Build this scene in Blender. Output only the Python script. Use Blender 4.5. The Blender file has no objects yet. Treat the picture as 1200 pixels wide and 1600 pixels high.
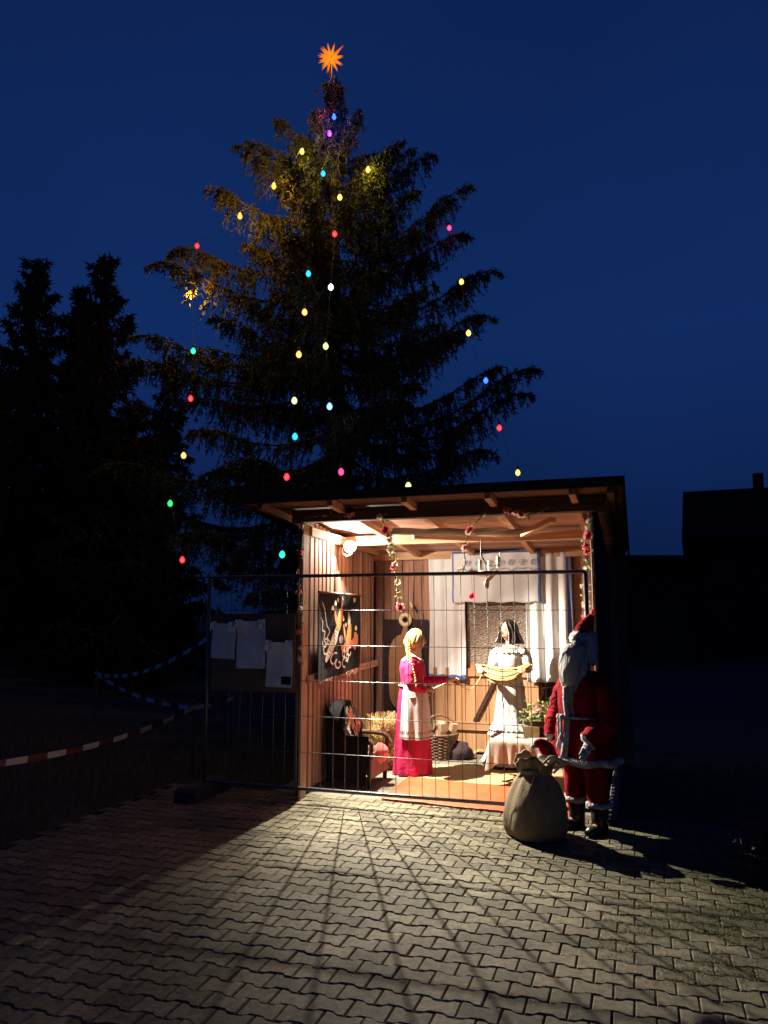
import bpy, bmesh, math, random
import numpy as np
from mathutils import Vector, Matrix, Euler, noise as mnoise
R = math.radians
random.seed(7); np.random.seed(7)
SC = bpy.context.scene
COL = SC.collection

# ---------------------------------------------------------------- camera, sky, exposure
CAM_H = 1.7; PITCH = R(7.5); FPX = 1200.0
cd = bpy.data.cameras.new('camera'); cam = bpy.data.objects.new('camera', cd); COL.objects.link(cam)
cam.location = (0, 0, CAM_H); cam.rotation_euler = (R(90) + PITCH, 0, 0)
cd.sensor_fit = 'VERTICAL'; cd.sensor_height = 24.0; cd.lens = 24.0 * FPX / 1600.0
cd.clip_end = 500; SC.camera = cam
w = bpy.data.worlds.new('World'); SC.world = w; w.use_nodes = True
wn = w.node_tree.nodes; wl = w.node_tree.links
bg = wn['Background']
sky = wn.new('ShaderNodeTexSky'); sky.sky_type = 'NISHITA'; sky.sun_disc = False
sky.sun_elevation = R(-4.0); sky.sun_rotation = R(200); sky.altitude = 200
sky.air_density = 1.0; sky.dust_density = 0.6; sky.ozone_density = 3.0
# deep blue of late dusk, darker towards the zenith and in the murk at the horizon, over what twilight is left
wtc = wn.new('ShaderNodeTexCoord'); sep = wn.new('ShaderNodeSeparateXYZ'); wl.new(wtc.outputs['Generated'], sep.inputs[0])
ramp = wn.new('ShaderNodeValToRGB'); wl.new(sep.outputs[2], ramp.inputs[0])
cr = ramp.color_ramp; cr.elements[0].position = 0.0; cr.elements[0].color = (.0028,.0095,.044,1)
cr.elements[1].position = 1.0; cr.elements[1].color = (.0012,.0052,.030,1)
for pos_, c_ in ((.16,(.0042,.0170,.082,1)), (.34,(.0050,.0235,.115,1)), (.60,(.0038,.0180,.090,1))):
    e_ = cr.elements.new(pos_); e_.color = c_
bg.inputs[1].default_value = 0.1
bg2 = wn.new('ShaderNodeBackground')
nzw = wn.new('ShaderNodeTexNoise'); nzw.inputs['Scale'].default_value = 2.2; nzw.inputs['Detail'].default_value = 4; wl.new(wtc.outputs['Generated'], nzw.inputs['Vector'])
mrw = wn.new('ShaderNodeMapRange'); mrw.inputs[1].default_value = .3; mrw.inputs[2].default_value = .7; mrw.inputs[3].default_value = .88; mrw.inputs[4].default_value = 1.08; wl.new(nzw.outputs['Fac'], mrw.inputs[0]); wl.new(mrw.outputs[0], bg2.inputs[1])
addw = wn.new('ShaderNodeAddShader'); wl.new(sky.outputs[0], bg.inputs[0]); wl.new(ramp.outputs[0], bg2.inputs[0])
wl.new(bg.outputs[0], addw.inputs[0]); wl.new(bg2.outputs[0], addw.inputs[1]); wl.new(addw.outputs[0], wn['World Output'].inputs[0])
SC.view_settings.view_transform = 'Standard'; SC.view_settings.look = 'None'
SC.view_settings.exposure = 0; SC.view_settings.gamma = 1
SC.render.engine = 'CYCLES'; SC.cycles.use_denoising = True
SC.cycles.max_bounces = 6; SC.cycles.sample_clamp_indirect = 4.0
LAMP_W = 150.0; BEAM_W = 2500.0

# ---------------------------------------------------------------- place frame of the hut
AL = R(18)
def gpix(px, py, z=0.0):
    x = (px-600)/FPX; y = -(py-800)/FPX
    d = Vector((x, math.cos(PITCH)-y*math.sin(PITCH), math.sin(PITCH)+y*math.cos(PITCH)))
    return Vector((0, 0, CAM_H)) + d*((z-CAM_H)/d.z)
def ypix(px, py, Y):
    x = (px-600)/FPX; y = -(py-800)/FPX
    d = Vector((x, math.cos(PITCH)-y*math.sin(PITCH), math.sin(PITCH)+y*math.cos(PITCH)))
    return Vector((0, 0, CAM_H)) + d*(Y/d.y)
ORG = Vector((-0.79, 7.33, 0))
HUT = Matrix.Translation(ORG) @ Matrix.Rotation(-AL, 4, 'Z')
def W(x, y, z=0.0): return HUT @ Vector((x, y, z))
HUTI = HUT.inverted()

# ---------------------------------------------------------------- helpers
class MB:
    def __init__(s): s.v = []; s.f = []; s.m = []
    def add(s, vs, fs, mi=0):
        o = len(s.v); s.v += [tuple(v) for v in vs]
        s.f += [tuple(i+o for i in f) for f in fs]; s.m += [mi]*len(fs); return s
    def box(s, c, d, mi=0, rot=None):
        x, y, z = d[0]/2, d[1]/2, d[2]/2
        vs = [Vector((a, b, e)) for a in (-x, x) for b in (-y, y) for e in (-z, z)]
        if rot is not None: vs = [rot @ v for v in vs]
        vs = [v+Vector(c) for v in vs]
        return s.add(vs, [(0,1,3,2),(4,6,7,5),(0,4,5,1),(2,3,7,6),(0,2,6,4),(1,5,7,3)], mi)
    def tube(s, pts, rad, n=6, mi=0, cap=True, flat=1.0, closed=False):
        pts = [Vector(p) for p in pts]; k = len(pts)
        rr = rad if isinstance(rad, (list, tuple)) else [rad]*k
        vs = []; up = Vector((0.13, 0.21, 0.97)).normalized(); prev = None
        for i, p in enumerate(pts):
            if closed: t = pts[(i+1) % k]-pts[i-1]
            else: t = pts[min(i+1, k-1)]-pts[max(i-1, 0)]
            if t.length < 1e-9: t = Vector((0, 0, 1))
            t.normalize()
            if prev is None:
                a = t.cross(up)
                if a.length < 1e-3: a = t.cross(Vector((1, 0, 0)))
            else:
                a = prev - t*prev.dot(t)
                if a.length < 1e-4: a = t.cross(up)
            a.normalize(); prev = a; b = t.cross(a)
            for j in range(n):
                th = 2*math.pi*j/n
                vs.append(p + a*(math.cos(th)*rr[i]) + b*(math.sin(th)*rr[i]*flat))
        fs = []
        for i in range(k if closed else k-1):
            i2 = (i+1) % k
            for j in range(n):
                j2 = (j+1) % n
                fs.append((i*n+j, i*n+j2, i2*n+j2, i2*n+j))
        if cap and not closed:
            fs.append(tuple(range(n-1, -1, -1))); fs.append(tuple((k-1)*n+j for j in range(n)))
        return s.add(vs, fs, mi)
    def loft(s, rings, mi=0, cap0=True, cap1=True, closed=True):
        n = len(rings[0]); vs = [v for r in rings for v in r]; fs = []
        for i in range(len(rings)-1):
            for j in range(n if closed else n-1):
                j2 = (j+1) % n
                fs.append((i*n+j, i*n+j2, (i+1)*n+j2, (i+1)*n+j))
        if cap0 and closed: fs.append(tuple(range(n-1, -1, -1)))
        if cap1 and closed: fs.append(tuple((len(rings)-1)*n+j for j in range(n)))
        return s.add(vs, fs, mi)
    def ball(s, c, r, nu=12, nv=8, mi=0, fn=None):
        r = r if hasattr(r, '__len__') else (r, r, r)
        vs = []
        for i in range(nv+1):
            ph = math.pi*i/nv
            for j in range(nu):
                th = 2*math.pi*j/nu
                d = Vector((math.sin(ph)*math.cos(th), math.sin(ph)*math.sin(th), math.cos(ph)))
                if fn: d = fn(d)
                vs.append((c[0]+d[0]*r[0], c[1]+d[1]*r[1], c[2]+d[2]*r[2]))
        fs = []
        for i in range(nv):
            for j in range(nu):
                j2 = (j+1) % nu
                fs.append((i*nu+j, (i+1)*nu+j, (i+1)*nu+j2, i*nu+j2))
        return s.add(vs, fs, mi)
    def mesh(s, name, mats, smooth=False):
        me = bpy.data.meshes.new(name)
        me.from_pydata(s.v, [], s.f)
        for m in (mats if isinstance(mats, (list, tuple)) else [mats]): me.materials.append(m)
        if any(s.m): me.polygons.foreach_set('material_index', s.m)
        if smooth: me.polygons.foreach_set('use_smooth', [True]*len(s.f))
        me.update(); return me
    def build(s, name, mats, parent=None, smooth=False, mtx=None):
        return link(name, s.mesh(name, mats, smooth), parent, mtx)
def link(name, me, parent=None, mtx=None):
    o = bpy.data.objects.new(name, me); COL.objects.link(o)
    if parent is not None: o.parent = parent
    if mtx is not None: o.matrix_local = mtx
    return o
def tag(o, label=None, cat=None, group=None, kind=None):
    if label: o['label'] = label
    if cat: o['category'] = cat
    if group: o['group'] = group
    if kind: o['kind'] = kind
    return o
def thing(name, label, cat, loc=(0,0,0), rz=0.0, group=None):
    o = bpy.data.objects.new(name, None); COL.objects.link(o); o.empty_display_size = .1
    o.location = loc; o.rotation_euler = (0, 0, rz)
    return tag(o, label, cat, group)
def fast_mesh(name, verts, tris, mats, smooth=False):
    me = bpy.data.meshes.new(name)
    nv, nf = len(verts), len(tris)
    me.vertices.add(nv); me.vertices.foreach_set('co', np.asarray(verts, np.float32).ravel())
    me.loops.add(nf*3); me.loops.foreach_set('vertex_index', np.asarray(tris, np.int32).ravel())
    me.polygons.add(nf); me.polygons.foreach_set('loop_start', np.arange(0, nf*3, 3, dtype=np.int32))
    for m in (mats if isinstance(mats, (list, tuple)) else [mats]): me.materials.append(m)
    me.update(calc_edges=True); me.validate(); return me
def mtx(loc=(0,0,0), rot=(0,0,0), sc=(1,1,1)):
    return Matrix.LocRotScale(Vector(loc), Euler(rot), Vector(sc))
def bez(pts, n=16):
    pts = [Vector(p) for p in pts]; out = []
    k = len(pts)
    for i in range(k-1):
        p0 = pts[max(i-1, 0)]; p1 = pts[i]; p2 = pts[i+1]; p3 = pts[min(i+2, k-1)]
        for j in range(n):
            t = j/n
            out.append(.5*((2*p1)+(p2-p0)*t+(2*p0-5*p1+4*p2-p3)*t*t+(3*p1-p0-3*p2+p3)*t**3))
    out.append(pts[-1]); return out
def ell(c, rx, ry, n=32, fn=None):
    return [(c[0]+math.cos(2*math.pi*i/n)*rx*(fn(2*math.pi*i/n) if fn else 1),
             c[1]+math.sin(2*math.pi*i/n)*ry*(fn(2*math.pi*i/n) if fn else 1), c[2]) for i in range(n)]

# ---------------------------------------------------------------- materials
def mat(name, col, rough=.7, col2=None, nscale=6, stretch=(1,1,1), bump=.0, bscale=40, metal=0, spec=.5,
        rnd=0.0, island=False, coord='Object', sheen=0, trans=0, wave=None, bdist=.01):
    m = bpy.data.materials.new(name); m.use_nodes = True
    nt = m.node_tree; b = nt.nodes['Principled BSDF']
    b.inputs['Roughness'].default_value = rough; b.inputs['Metallic'].default_value = metal
    b.inputs['Specular IOR Level'].default_value = spec
    if sheen: b.inputs['Sheen Weight'].default_value = sheen
    if trans: b.inputs['Transmission Weight'].default_value = trans
    tc = nt.nodes.new('ShaderNodeTexCoord')
    mp = nt.nodes.new('ShaderNodeMapping'); mp.inputs['Scale'].default_value = stretch
    nt.links.new(tc.outputs[coord], mp.inputs[0])
    oi = nt.nodes.new('ShaderNodeObjectInfo')
    if coord == 'Object':
        ad = nt.nodes.new('ShaderNodeVectorMath'); ad.operation = 'SCALE'; ad.inputs[0].default_value = (7.3, 3.1, 5.7)
        nt.links.new(oi.outputs['Random'], ad.inputs['Scale']); nt.links.new(ad.outputs[0], mp.inputs['Location'])
    nz = nt.nodes.new('ShaderNodeTexNoise'); nz.inputs['Scale'].default_value = nscale; nz.inputs['Detail'].default_value = 6
    nz.inputs['Roughness'].default_value = .62
    nt.links.new(mp.outputs[0], nz.inputs['Vector'])
    rp = nt.nodes.new('ShaderNodeValToRGB')
    c2 = col2 if col2 else tuple(c*.72 for c in col)
    rp.color_ramp.elements[0].color = (*c2, 1); rp.color_ramp.elements[1].color = (*col, 1)
    rp.color_ramp.elements[0].position = .32; rp.color_ramp.elements[1].position = .66
    nt.links.new(nz.outputs['Fac'], rp.inputs[0]); out = rp.outputs[0]
    if rnd or island:
        src = oi.outputs['Random']
        if island:
            ge = nt.nodes.new('ShaderNodeNewGeometry'); a = nt.nodes.new('ShaderNodeMath'); a.operation = 'ADD'
            nt.links.new(src, a.inputs[0]); nt.links.new(ge.outputs['Random Per Island'], a.inputs[1])
            fr = nt.nodes.new('ShaderNodeMath'); fr.operation = 'FRACT'; nt.links.new(a.outputs[0], fr.inputs[0]); src = fr.outputs[0]
        mr = nt.nodes.new('ShaderNodeMapRange'); mr.inputs[3].default_value = 1-rnd; mr.inputs[4].default_value = 1+rnd
        nt.links.new(src, mr.inputs[0])
        vs = nt.nodes.new('ShaderNodeVectorMath'); vs.operation = 'SCALE'
        nt.links.new(out, vs.inputs[0]); nt.links.new(mr.outputs[0], vs.inputs['Scale']); out = vs.outputs[0]
    nt.links.new(out, b.inputs['Base Color'])
    if bump:
        n2 = nt.nodes.new('ShaderNodeTexNoise'); n2.inputs['Scale'].default_value = bscale; n2.inputs['Detail'].default_value = 5
        nt.links.new(mp.outputs[0], n2.inputs['Vector'])
        bp = nt.nodes.new('ShaderNodeBump'); bp.inputs['Strength'].default_value = bump; bp.inputs['Distance'].default_value = bdist
        nt.links.new(n2.outputs['Fac'], bp.inputs['Height']); nt.links.new(bp.outputs[0], b.inputs['Normal'])
    return m
GR = (1.6, 30, 30)   # grain runs along a board's own x axis
M = {}
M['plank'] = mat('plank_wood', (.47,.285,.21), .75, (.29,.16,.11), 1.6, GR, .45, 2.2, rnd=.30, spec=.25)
M['plank_old_or_shaded'] = mat('weathered_or_shaded_plank', (.20,.115,.08), .85, (.11,.06,.042), 1.8, GR, .4, 2.5, rnd=.25, spec=.2)  # old timber; its dark tone also imitates shade at the eaves
M['bark_board'] = mat('live_edge_board', (.46,.25,.17), .8, (.27,.135,.09), 1.4, GR, .4, 2.4, rnd=.24, spec=.2)
M['beam'] = mat('beam_wood', (.60,.36,.21), .7, (.44,.24,.13), 1.4, GR, .3, 2, rnd=.12, spec=.25)
M['roofing'] = mat('roofing_felt', (.014,.014,.015), .95, (.009,.009,.010), 8, bump=.4, bscale=120)
M['grey_pole'] = mat('weathered_pole', (.42,.38,.33), .7, (.27,.24,.21), 3, (1,8,8), .3, 12)
M['door_wood'] = mat('door_wood', (.42,.23,.115), .72, (.31,.155,.07), 1.4, GR, .3, 2, rnd=.12, spec=.3)
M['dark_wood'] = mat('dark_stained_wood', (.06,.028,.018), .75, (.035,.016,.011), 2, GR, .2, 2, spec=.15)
M['brown_panel'] = mat('chair_panel_wood', (.24,.12,.075), .5, (.16,.075,.05), 2, GR, .15, 2)
M['stone'] = mat('paving_concrete', (.190,.166,.100), .62, (.105,.091,.055), 22, bump=.75, bscale=170, rnd=.34, island=True, spec=.22, bdist=.006)
M['sand'] = mat('joint_soil', (.018,.015,.011), .95, (.02,.017,.012), 30, bump=.6, bscale=90)
M['slab'] = mat('floor_concrete', (.17,.15,.11), .85, (.11,.095,.07), 9, bump=.4, bscale=80, rnd=.1)
M['soil'] = mat('rough_grass_soil', (.030,.028,.018), .95, (.014,.014,.009), 1.2, bump=.6, bscale=20, coord='Object')
M['galv'] = mat('galvanised_steel', (.15,.147,.14), .45, (.10,.10,.097), 30, metal=.6)
M['steel_dark'] = mat('dark_steel', (.05,.045,.04), .5, metal=.6)
M['white_cloth'] = mat('white_cotton', (.78,.77,.75), .9, (.68,.67,.65), 5, bump=.12, bscale=300)
M['lace'] = mat('cream_lace', (.50,.44,.35), .85, (.36,.31,.24), 70, bump=.6, bscale=140)
M['blue_trim'] = mat('blue_ribbon', (.10,.17,.42), .7, (.07,.12,.33), 20)
M['pale_stitch'] = mat('pale_blue_embroidery', (.42,.50,.58), .8)
M['pink_cloth'] = mat('magenta_cloth', (.46,.018,.085), .85, (.36,.012,.06), 7, bump=.6, bscale=14, bdist=.02, spec=.2)
M['apron'] = mat('apron_cotton', (.50,.47,.45), .85, (.40,.37,.35), 8, bump=.2, bscale=150)
M['hem_dark'] = mat('dark_embroidery', (.10,.06,.07), .85)
M['ivory'] = mat('ivory_dress_cotton', (.44,.43,.405), .85, (.36,.35,.325), 9, bump=.6, bscale=16, bdist=.02)
M['skin'] = mat('mannequin_skin', (.38,.22,.14), .5, (.33,.185,.115), 12)
M['lip'] = mat('painted_lip', (.42,.09,.08), .4)
M['eye'] = mat('painted_eye', (.03,.02,.018), .25)
M['eye_white'] = mat('eye_white', (.7,.68,.64), .3)
M['blond'] = mat('blond_hair', (.52,.30,.065), .5, (.36,.18,.035), 3, (10,10,2), .3, 60, spec=.6)
M['black_hair'] = mat('dark_hair', (.022,.014,.012), .38, (.012,.008,.007), 3, (10,10,2), spec=.6)
M['yarn'] = mat('cream_yarn', (.52,.39,.17), .9, (.42,.30,.12), 30, bump=.4, bscale=200)
M['straw'] = mat('straw', (.52,.36,.15), .7, (.34,.22,.08), 9, rnd=.3, island=True)
M['straw_core'] = mat('packed_straw', (.20,.125,.05), .9, (.10,.06,.025), 18, bump=.8, bscale=50)
M['wicker'] = mat('brown_wicker', (.17,.085,.045), .6, (.09,.045,.025), 14, rnd=.2, island=True)
M['log_bark'] = mat('log_bark', (.30,.20,.12), .9, (.16,.10,.06), 6, GR, .6, 4)
M['log_cut'] = mat('split_wood', (.74,.56,.34), .75, (.60,.42,.23), 2, GR, .2, 3)
M['tarp'] = mat('orange_tarpaulin', (.48,.085,.018), .55, (.37,.06,.013), 5, bump=.5, bscale=14, bdist=.02)
M['card'] = mat('tan_floor_sheet', (.38,.26,.13), .85, (.29,.19,.09), 4, bump=.2, bscale=20)
M['black_cloth'] = mat('black_cloth', (.011,.010,.012), .95, (.007,.007,.008), 8, bump=.2, bscale=90, spec=.15)
M['brown_blanket'] = mat('dark_brown_blanket', (.035,.015,.017), .95, (.02,.009,.010), 5, bump=.4, bscale=50)
M['paddle'] = mat('tan_board_wood', (.30,.15,.06), .6, (.23,.11,.042), 1.2, GR, .15, 2)
M['print_cream'] = mat('print_cream', (.62,.56,.44), .8)
M['print_orange'] = mat('print_orange', (.66,.27,.06), .8, (.55,.17,.04), 20)
M['print_rust'] = mat('print_rust', (.34,.08,.06), .8, (.45,.18,.05), 20)
M['print_mauve'] = mat('print_mauve', (.50,.40,.50), .8)
M['fringe'] = mat('rust_fringe', (.34,.15,.09), .9)
M['coral'] = mat('coral_felt', (.72,.20,.18), .8, (.62,.14,.13), 8, bump=.2, bscale=80)
M['coral_rim'] = mat('pale_pink_edge', (.75,.48,.38), .8)
M['leaf'] = mat('silk_leaf', (.14,.20,.045), .55, (.08,.12,.03), 12, rnd=.3, island=True)
M['leaf_pale'] = mat('pale_silk_leaf', (.50,.46,.20), .6, (.36,.34,.14), 12, rnd=.2, island=True)
M['rose'] = mat('pink_petal', (.68,.17,.20), .6, (.55,.09,.13), 14)
M['rose_pale'] = mat('pale_petal', (.74,.48,.38), .6, (.66,.36,.28), 14)
M['cream_petal'] = mat('cream_petal', (.78,.68,.50), .6, (.7,.56,.38), 14)
M['vine'] = mat('vine_stem', (.20,.17,.06), .7)
M['wax'] = mat('candle_wax', (.80,.74,.62), .4)
M['santa_red'] = mat('red_felt', (.25,.004,.011), .98, (.17,.003,.007), 7, bump=.8, bscale=11, bdist=.03, spec=.15)
M['fur'] = mat('white_plush', (.40,.39,.37), .95, (.26,.25,.24), 22, bump=.9, bscale=60, bdist=.02, sheen=.3)
M['beard'] = mat('grey_white_beard', (.42,.415,.39), .95, (.24,.235,.22), 8, (1,1,.25), .9, 40, bdist=.02)
M['glove'] = mat('white_glove', (.42,.41,.39), .8)
M['boot'] = mat('black_boot', (.015,.014,.014), .35)
M['jute'] = mat('jute_sacking', (.24,.18,.10), .95, (.15,.108,.058), 10, bump=.8, bscale=140, bdist=.008)
M['rope'] = mat('jute_rope', (.42,.32,.19), .9, (.30,.22,.12), 40, bump=.5, bscale=120)
M['paper'] = mat('white_paper', (.72,.72,.72), .5)
M['kraft'] = mat('brown_board', (.16,.105,.06), .9, (.12,.08,.045), 6)
M['plastic'] = mat('clear_sleeve_plastic', (.8,.8,.8), .12, spec=.9)
M['tape_white'] = mat('white_tape', (.62,.60,.56), .5)
M['tape_red'] = mat('red_tape', (.12,.006,.007), .6)
M['bark'] = mat('spruce_bark', (.085,.06,.042), .95, (.045,.03,.022), 8, (1,1,.3), .8, 14)
M['needle'] = mat('spruce_needles', (.050,.055,.022), .7, (.026,.030,.013), 2.2, rnd=.25, island=False, spec=.3)
M['needle_far'] = mat('far_needles', (.03,.04,.018), .7, (.018,.024,.011), 1.5, spec=.2)
M['grass'] = mat('grass_blade', (.13,.125,.05), .7, (.06,.058,.025), 3, rnd=.35, island=True)
M['dry_leaf'] = mat('dry_bush_leaf', (.06,.03,.024), .9, (.035,.018,.014), 9, rnd=.3, island=True)
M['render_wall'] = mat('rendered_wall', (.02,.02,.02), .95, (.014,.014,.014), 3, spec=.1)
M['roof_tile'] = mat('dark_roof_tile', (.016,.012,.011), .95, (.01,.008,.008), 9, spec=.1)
M['pane'] = mat('dark_window_glass', (.01,.01,.012), .2, spec=.25)
M['frame'] = mat('window_frame_paint', (.04,.04,.04), .8, spec=.1)
M['brick'] = mat('chimney_brick', (.07,.035,.025), .9)
M['concrete'] = mat('concrete_block', (.05,.048,.045), .95, (.035,.033,.03), 9, bump=.5, bscale=60)
M['socket'] = mat('lamp_socket', (.02,.02,.022), .5)
M['enamel'] = mat('white_enamel', (.78,.76,.72), .3)
def emis(name, col, strength, alpha=1.0):
    m = bpy.data.materials.new(name); m.use_nodes = True; nt = m.node_tree
    b = nt.nodes['Principled BSDF']; nt.nodes.remove(b); o = nt.nodes['Material Output']
    e = nt.nodes.new('ShaderNodeEmission'); e.inputs[0].default_value = (*col, 1); e.inputs[1].default_value = strength
    t = nt.nodes.new('ShaderNodeBsdfTransparent'); mx = nt.nodes.new('ShaderNodeMixShader'); mx.inputs[0].default_value = alpha
    nt.links.new(t.outputs[0], mx.inputs[1]); nt.links.new(e.outputs[0], mx.inputs[2]); nt.links.new(mx.outputs[0], o.inputs[0])
    return m
# stain and patchiness on the pavers, in the ground's own coordinates
def see_through(k, f):
    """thin petals and leaves let light through"""
    nt = M[k].node_tree; b = nt.nodes['Principled BSDF']; o = nt.nodes['Material Output']; t = nt.nodes.new('ShaderNodeBsdfTranslucent'); mx = nt.nodes.new('ShaderNodeMixShader'); mx.inputs[0].default_value = f
    nt.links.new(b.inputs['Base Color'].links[0].from_socket, t.inputs[0]); nt.links.new(b.outputs[0], mx.inputs[1]); nt.links.new(t.outputs[0], mx.inputs[2]); nt.links.new(mx.outputs[0], o.inputs[0])
for k_ in ('rose','rose_pale','cream_petal','leaf','leaf_pale','grass','lace'): see_through(k_, .5 if k_ != 'lace' else .3)
def stone_wear():
    nt = M['stone'].node_tree; b = nt.nodes['Principled BSDF']
    src = b.inputs['Base Color'].links[0].from_socket
    ge = nt.nodes.new('ShaderNodeNewGeometry')
    n1 = nt.nodes.new('ShaderNodeTexNoise'); n1.inputs['Scale'].default_value = 1.1; n1.inputs['Detail'].default_value = 5
    nt.links.new(ge.outputs['Position'], n1.inputs['Vector'])
    mr = nt.nodes.new('ShaderNodeMapRange'); mr.inputs[1].default_value = .3; mr.inputs[2].default_value = .7; mr.inputs[3].default_value = .60; mr.inputs[4].default_value = 1.28
    nt.links.new(n1.outputs['Fac'], mr.inputs[0])
    v = nt.nodes.new('ShaderNodeVectorMath'); v.operation = 'SCALE'; nt.links.new(src, v.inputs[0]); nt.links.new(mr.outputs[0], v.inputs['Scale'])
    n4 = nt.nodes.new('ShaderNodeTexNoise'); n4.inputs['Scale'].default_value = 26; n4.inputs['Detail'].default_value = 6; n4.inputs['Roughness'].default_value = .7
    nt.links.new(ge.outputs['Position'], n4.inputs['Vector'])
    m4 = nt.nodes.new('ShaderNodeMapRange'); m4.inputs[1].default_value = .34; m4.inputs[2].default_value = .66; m4.inputs[3].default_value = .66; m4.inputs[4].default_value = 1.3
    nt.links.new(n4.outputs['Fac'], m4.inputs[0]); v2 = nt.nodes.new('ShaderNodeVectorMath'); v2.operation = 'SCALE'; nt.links.new(v.outputs[0], v2.inputs[0]); nt.links.new(m4.outputs[0], v2.inputs['Scale']); v = v2
    # brown spill
    c = gpix(628, 1482)
    d = nt.nodes.new('ShaderNodeVectorMath'); d.operation = 'DISTANCE'; d.inputs[1].default_value = c
    n2 = nt.nodes.new('ShaderNodeTexNoise'); n2.inputs['Scale'].default_value = 9; n2.inputs['Detail'].default_value = 4
    nt.links.new(ge.outputs['Position'], n2.inputs['Vector']); nt.links.new(ge.outputs['Position'], d.inputs[0])
    ad = nt.nodes.new('ShaderNodeMath'); ad.operation = 'MULTIPLY_ADD'; ad.inputs[1].default_value = .22
    nt.links.new(n2.outputs['Fac'], ad.inputs[0]); nt.links.new(d.outputs['Value'], ad.inputs[2])
    m2 = nt.nodes.new('ShaderNodeMapRange'); m2.inputs[1].default_value = .14; m2.inputs[2].default_value = .32; m2.inputs[3].default_value = .6; m2.inputs[4].default_value = 0
    nt.links.new(ad.outputs[0], m2.inputs[0])
    mx = nt.nodes.new('ShaderNodeMix'); mx.data_type = 'RGBA'; mx.inputs[7].default_value = (.13,.085,.05,1)
    nt.links.new(m2.outputs[0], mx.inputs[0]); nt.links.new(v.outputs[0], mx.inputs[6])
    sp = nt.nodes.new('ShaderNodeSeparateXYZ'); nt.links.new(ge.outputs['Position'], sp.inputs[0])
    ms = nt.nodes.new('ShaderNodeMath'); ms.operation = 'MULTIPLY_ADD'; ms.inputs[1].default_value = 1.5; nt.links.new(n2.outputs['Fac'], ms.inputs[0]); nt.links.new(sp.outputs[0], ms.inputs[2])
    m5 = nt.nodes.new('ShaderNodeMapRange'); m5.inputs[1].default_value = 1.95; m5.inputs[2].default_value = 3.0; m5.inputs[4].default_value = .8
    nt.links.new(ms.outputs[0], m5.inputs[0]); mx5 = nt.nodes.new('ShaderNodeMix'); mx5.data_type = 'RGBA'; mx5.inputs[7].default_value = (.042,.044,.016,1)
    nt.links.new(m5.outputs[0], mx5.inputs[0]); nt.links.new(mx.outputs[2], mx5.inputs[6]); mx = mx5
    # pale speckle of grit and frost
    n3 = nt.nodes.new('ShaderNodeTexNoise'); n3.inputs['Scale'].default_value = 75; n3.inputs['Detail'].default_value = 2
    nt.links.new(ge.outputs['Position'], n3.inputs['Vector'])
    m3 = nt.nodes.new('ShaderNodeMapRange'); m3.inputs[1].default_value = .66; m3.inputs[2].default_value = .74; m3.inputs[4].default_value = .55
    nt.links.new(n3.outputs['Fac'], m3.inputs[0])
    mx2 = nt.nodes.new('ShaderNodeMix'); mx2.data_type = 'RGBA'; mx2.inputs[7].default_value = (.5,.48,.42,1)
    nt.links.new(m3.outputs[0], mx2.inputs[0]); nt.links.new(mx.outputs[2], mx2.inputs[6])
    nt.links.new(mx2.outputs[2], b.inputs['Base Color'])
    rr = nt.nodes.new('ShaderNodeMapRange'); rr.inputs[3].default_value = .85; rr.inputs[4].default_value = .6
    nt.links.new(n1.outputs['Fac'], rr.inputs[0]); nt.links.new(rr.outputs[0], b.inputs['Roughness'])
stone_wear()

# ================================================================ GROUND
def make_ground():
    n = 90; ext = 130.0
    vs = []; fs = []
    for i in range(n+1):
        for j in range(n+1):
            u = (i/n*2-1); v = (j/n*2-1)
            x = ext*math.copysign(abs(u)**2.2, u); y = 10+ext*math.copysign(abs(v)**2.2, v)
            far = max(0, math.hypot(x-.5, y-6)-5.5)
            z = -.045 + min(1, far/8)*(.10*mnoise.noise(Vector((x*.6, y*.6, 1.3)))+.03*mnoise.noise(Vector((x*2, y*2, 4))))
            if x < -3: z += min(1.0, (-3-x)*.10)
            vs.append((x, y, z))
    for i in range(n):
        for j in range(n):
            a = i*(n+1)+j; fs.append((a, a+n+1, a+n+2, a+1))
    mb = MB(); mb.add(vs, fs)
    tag(mb.build('ground', M['soil'], smooth=True), kind='structure')
make_ground()

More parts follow.
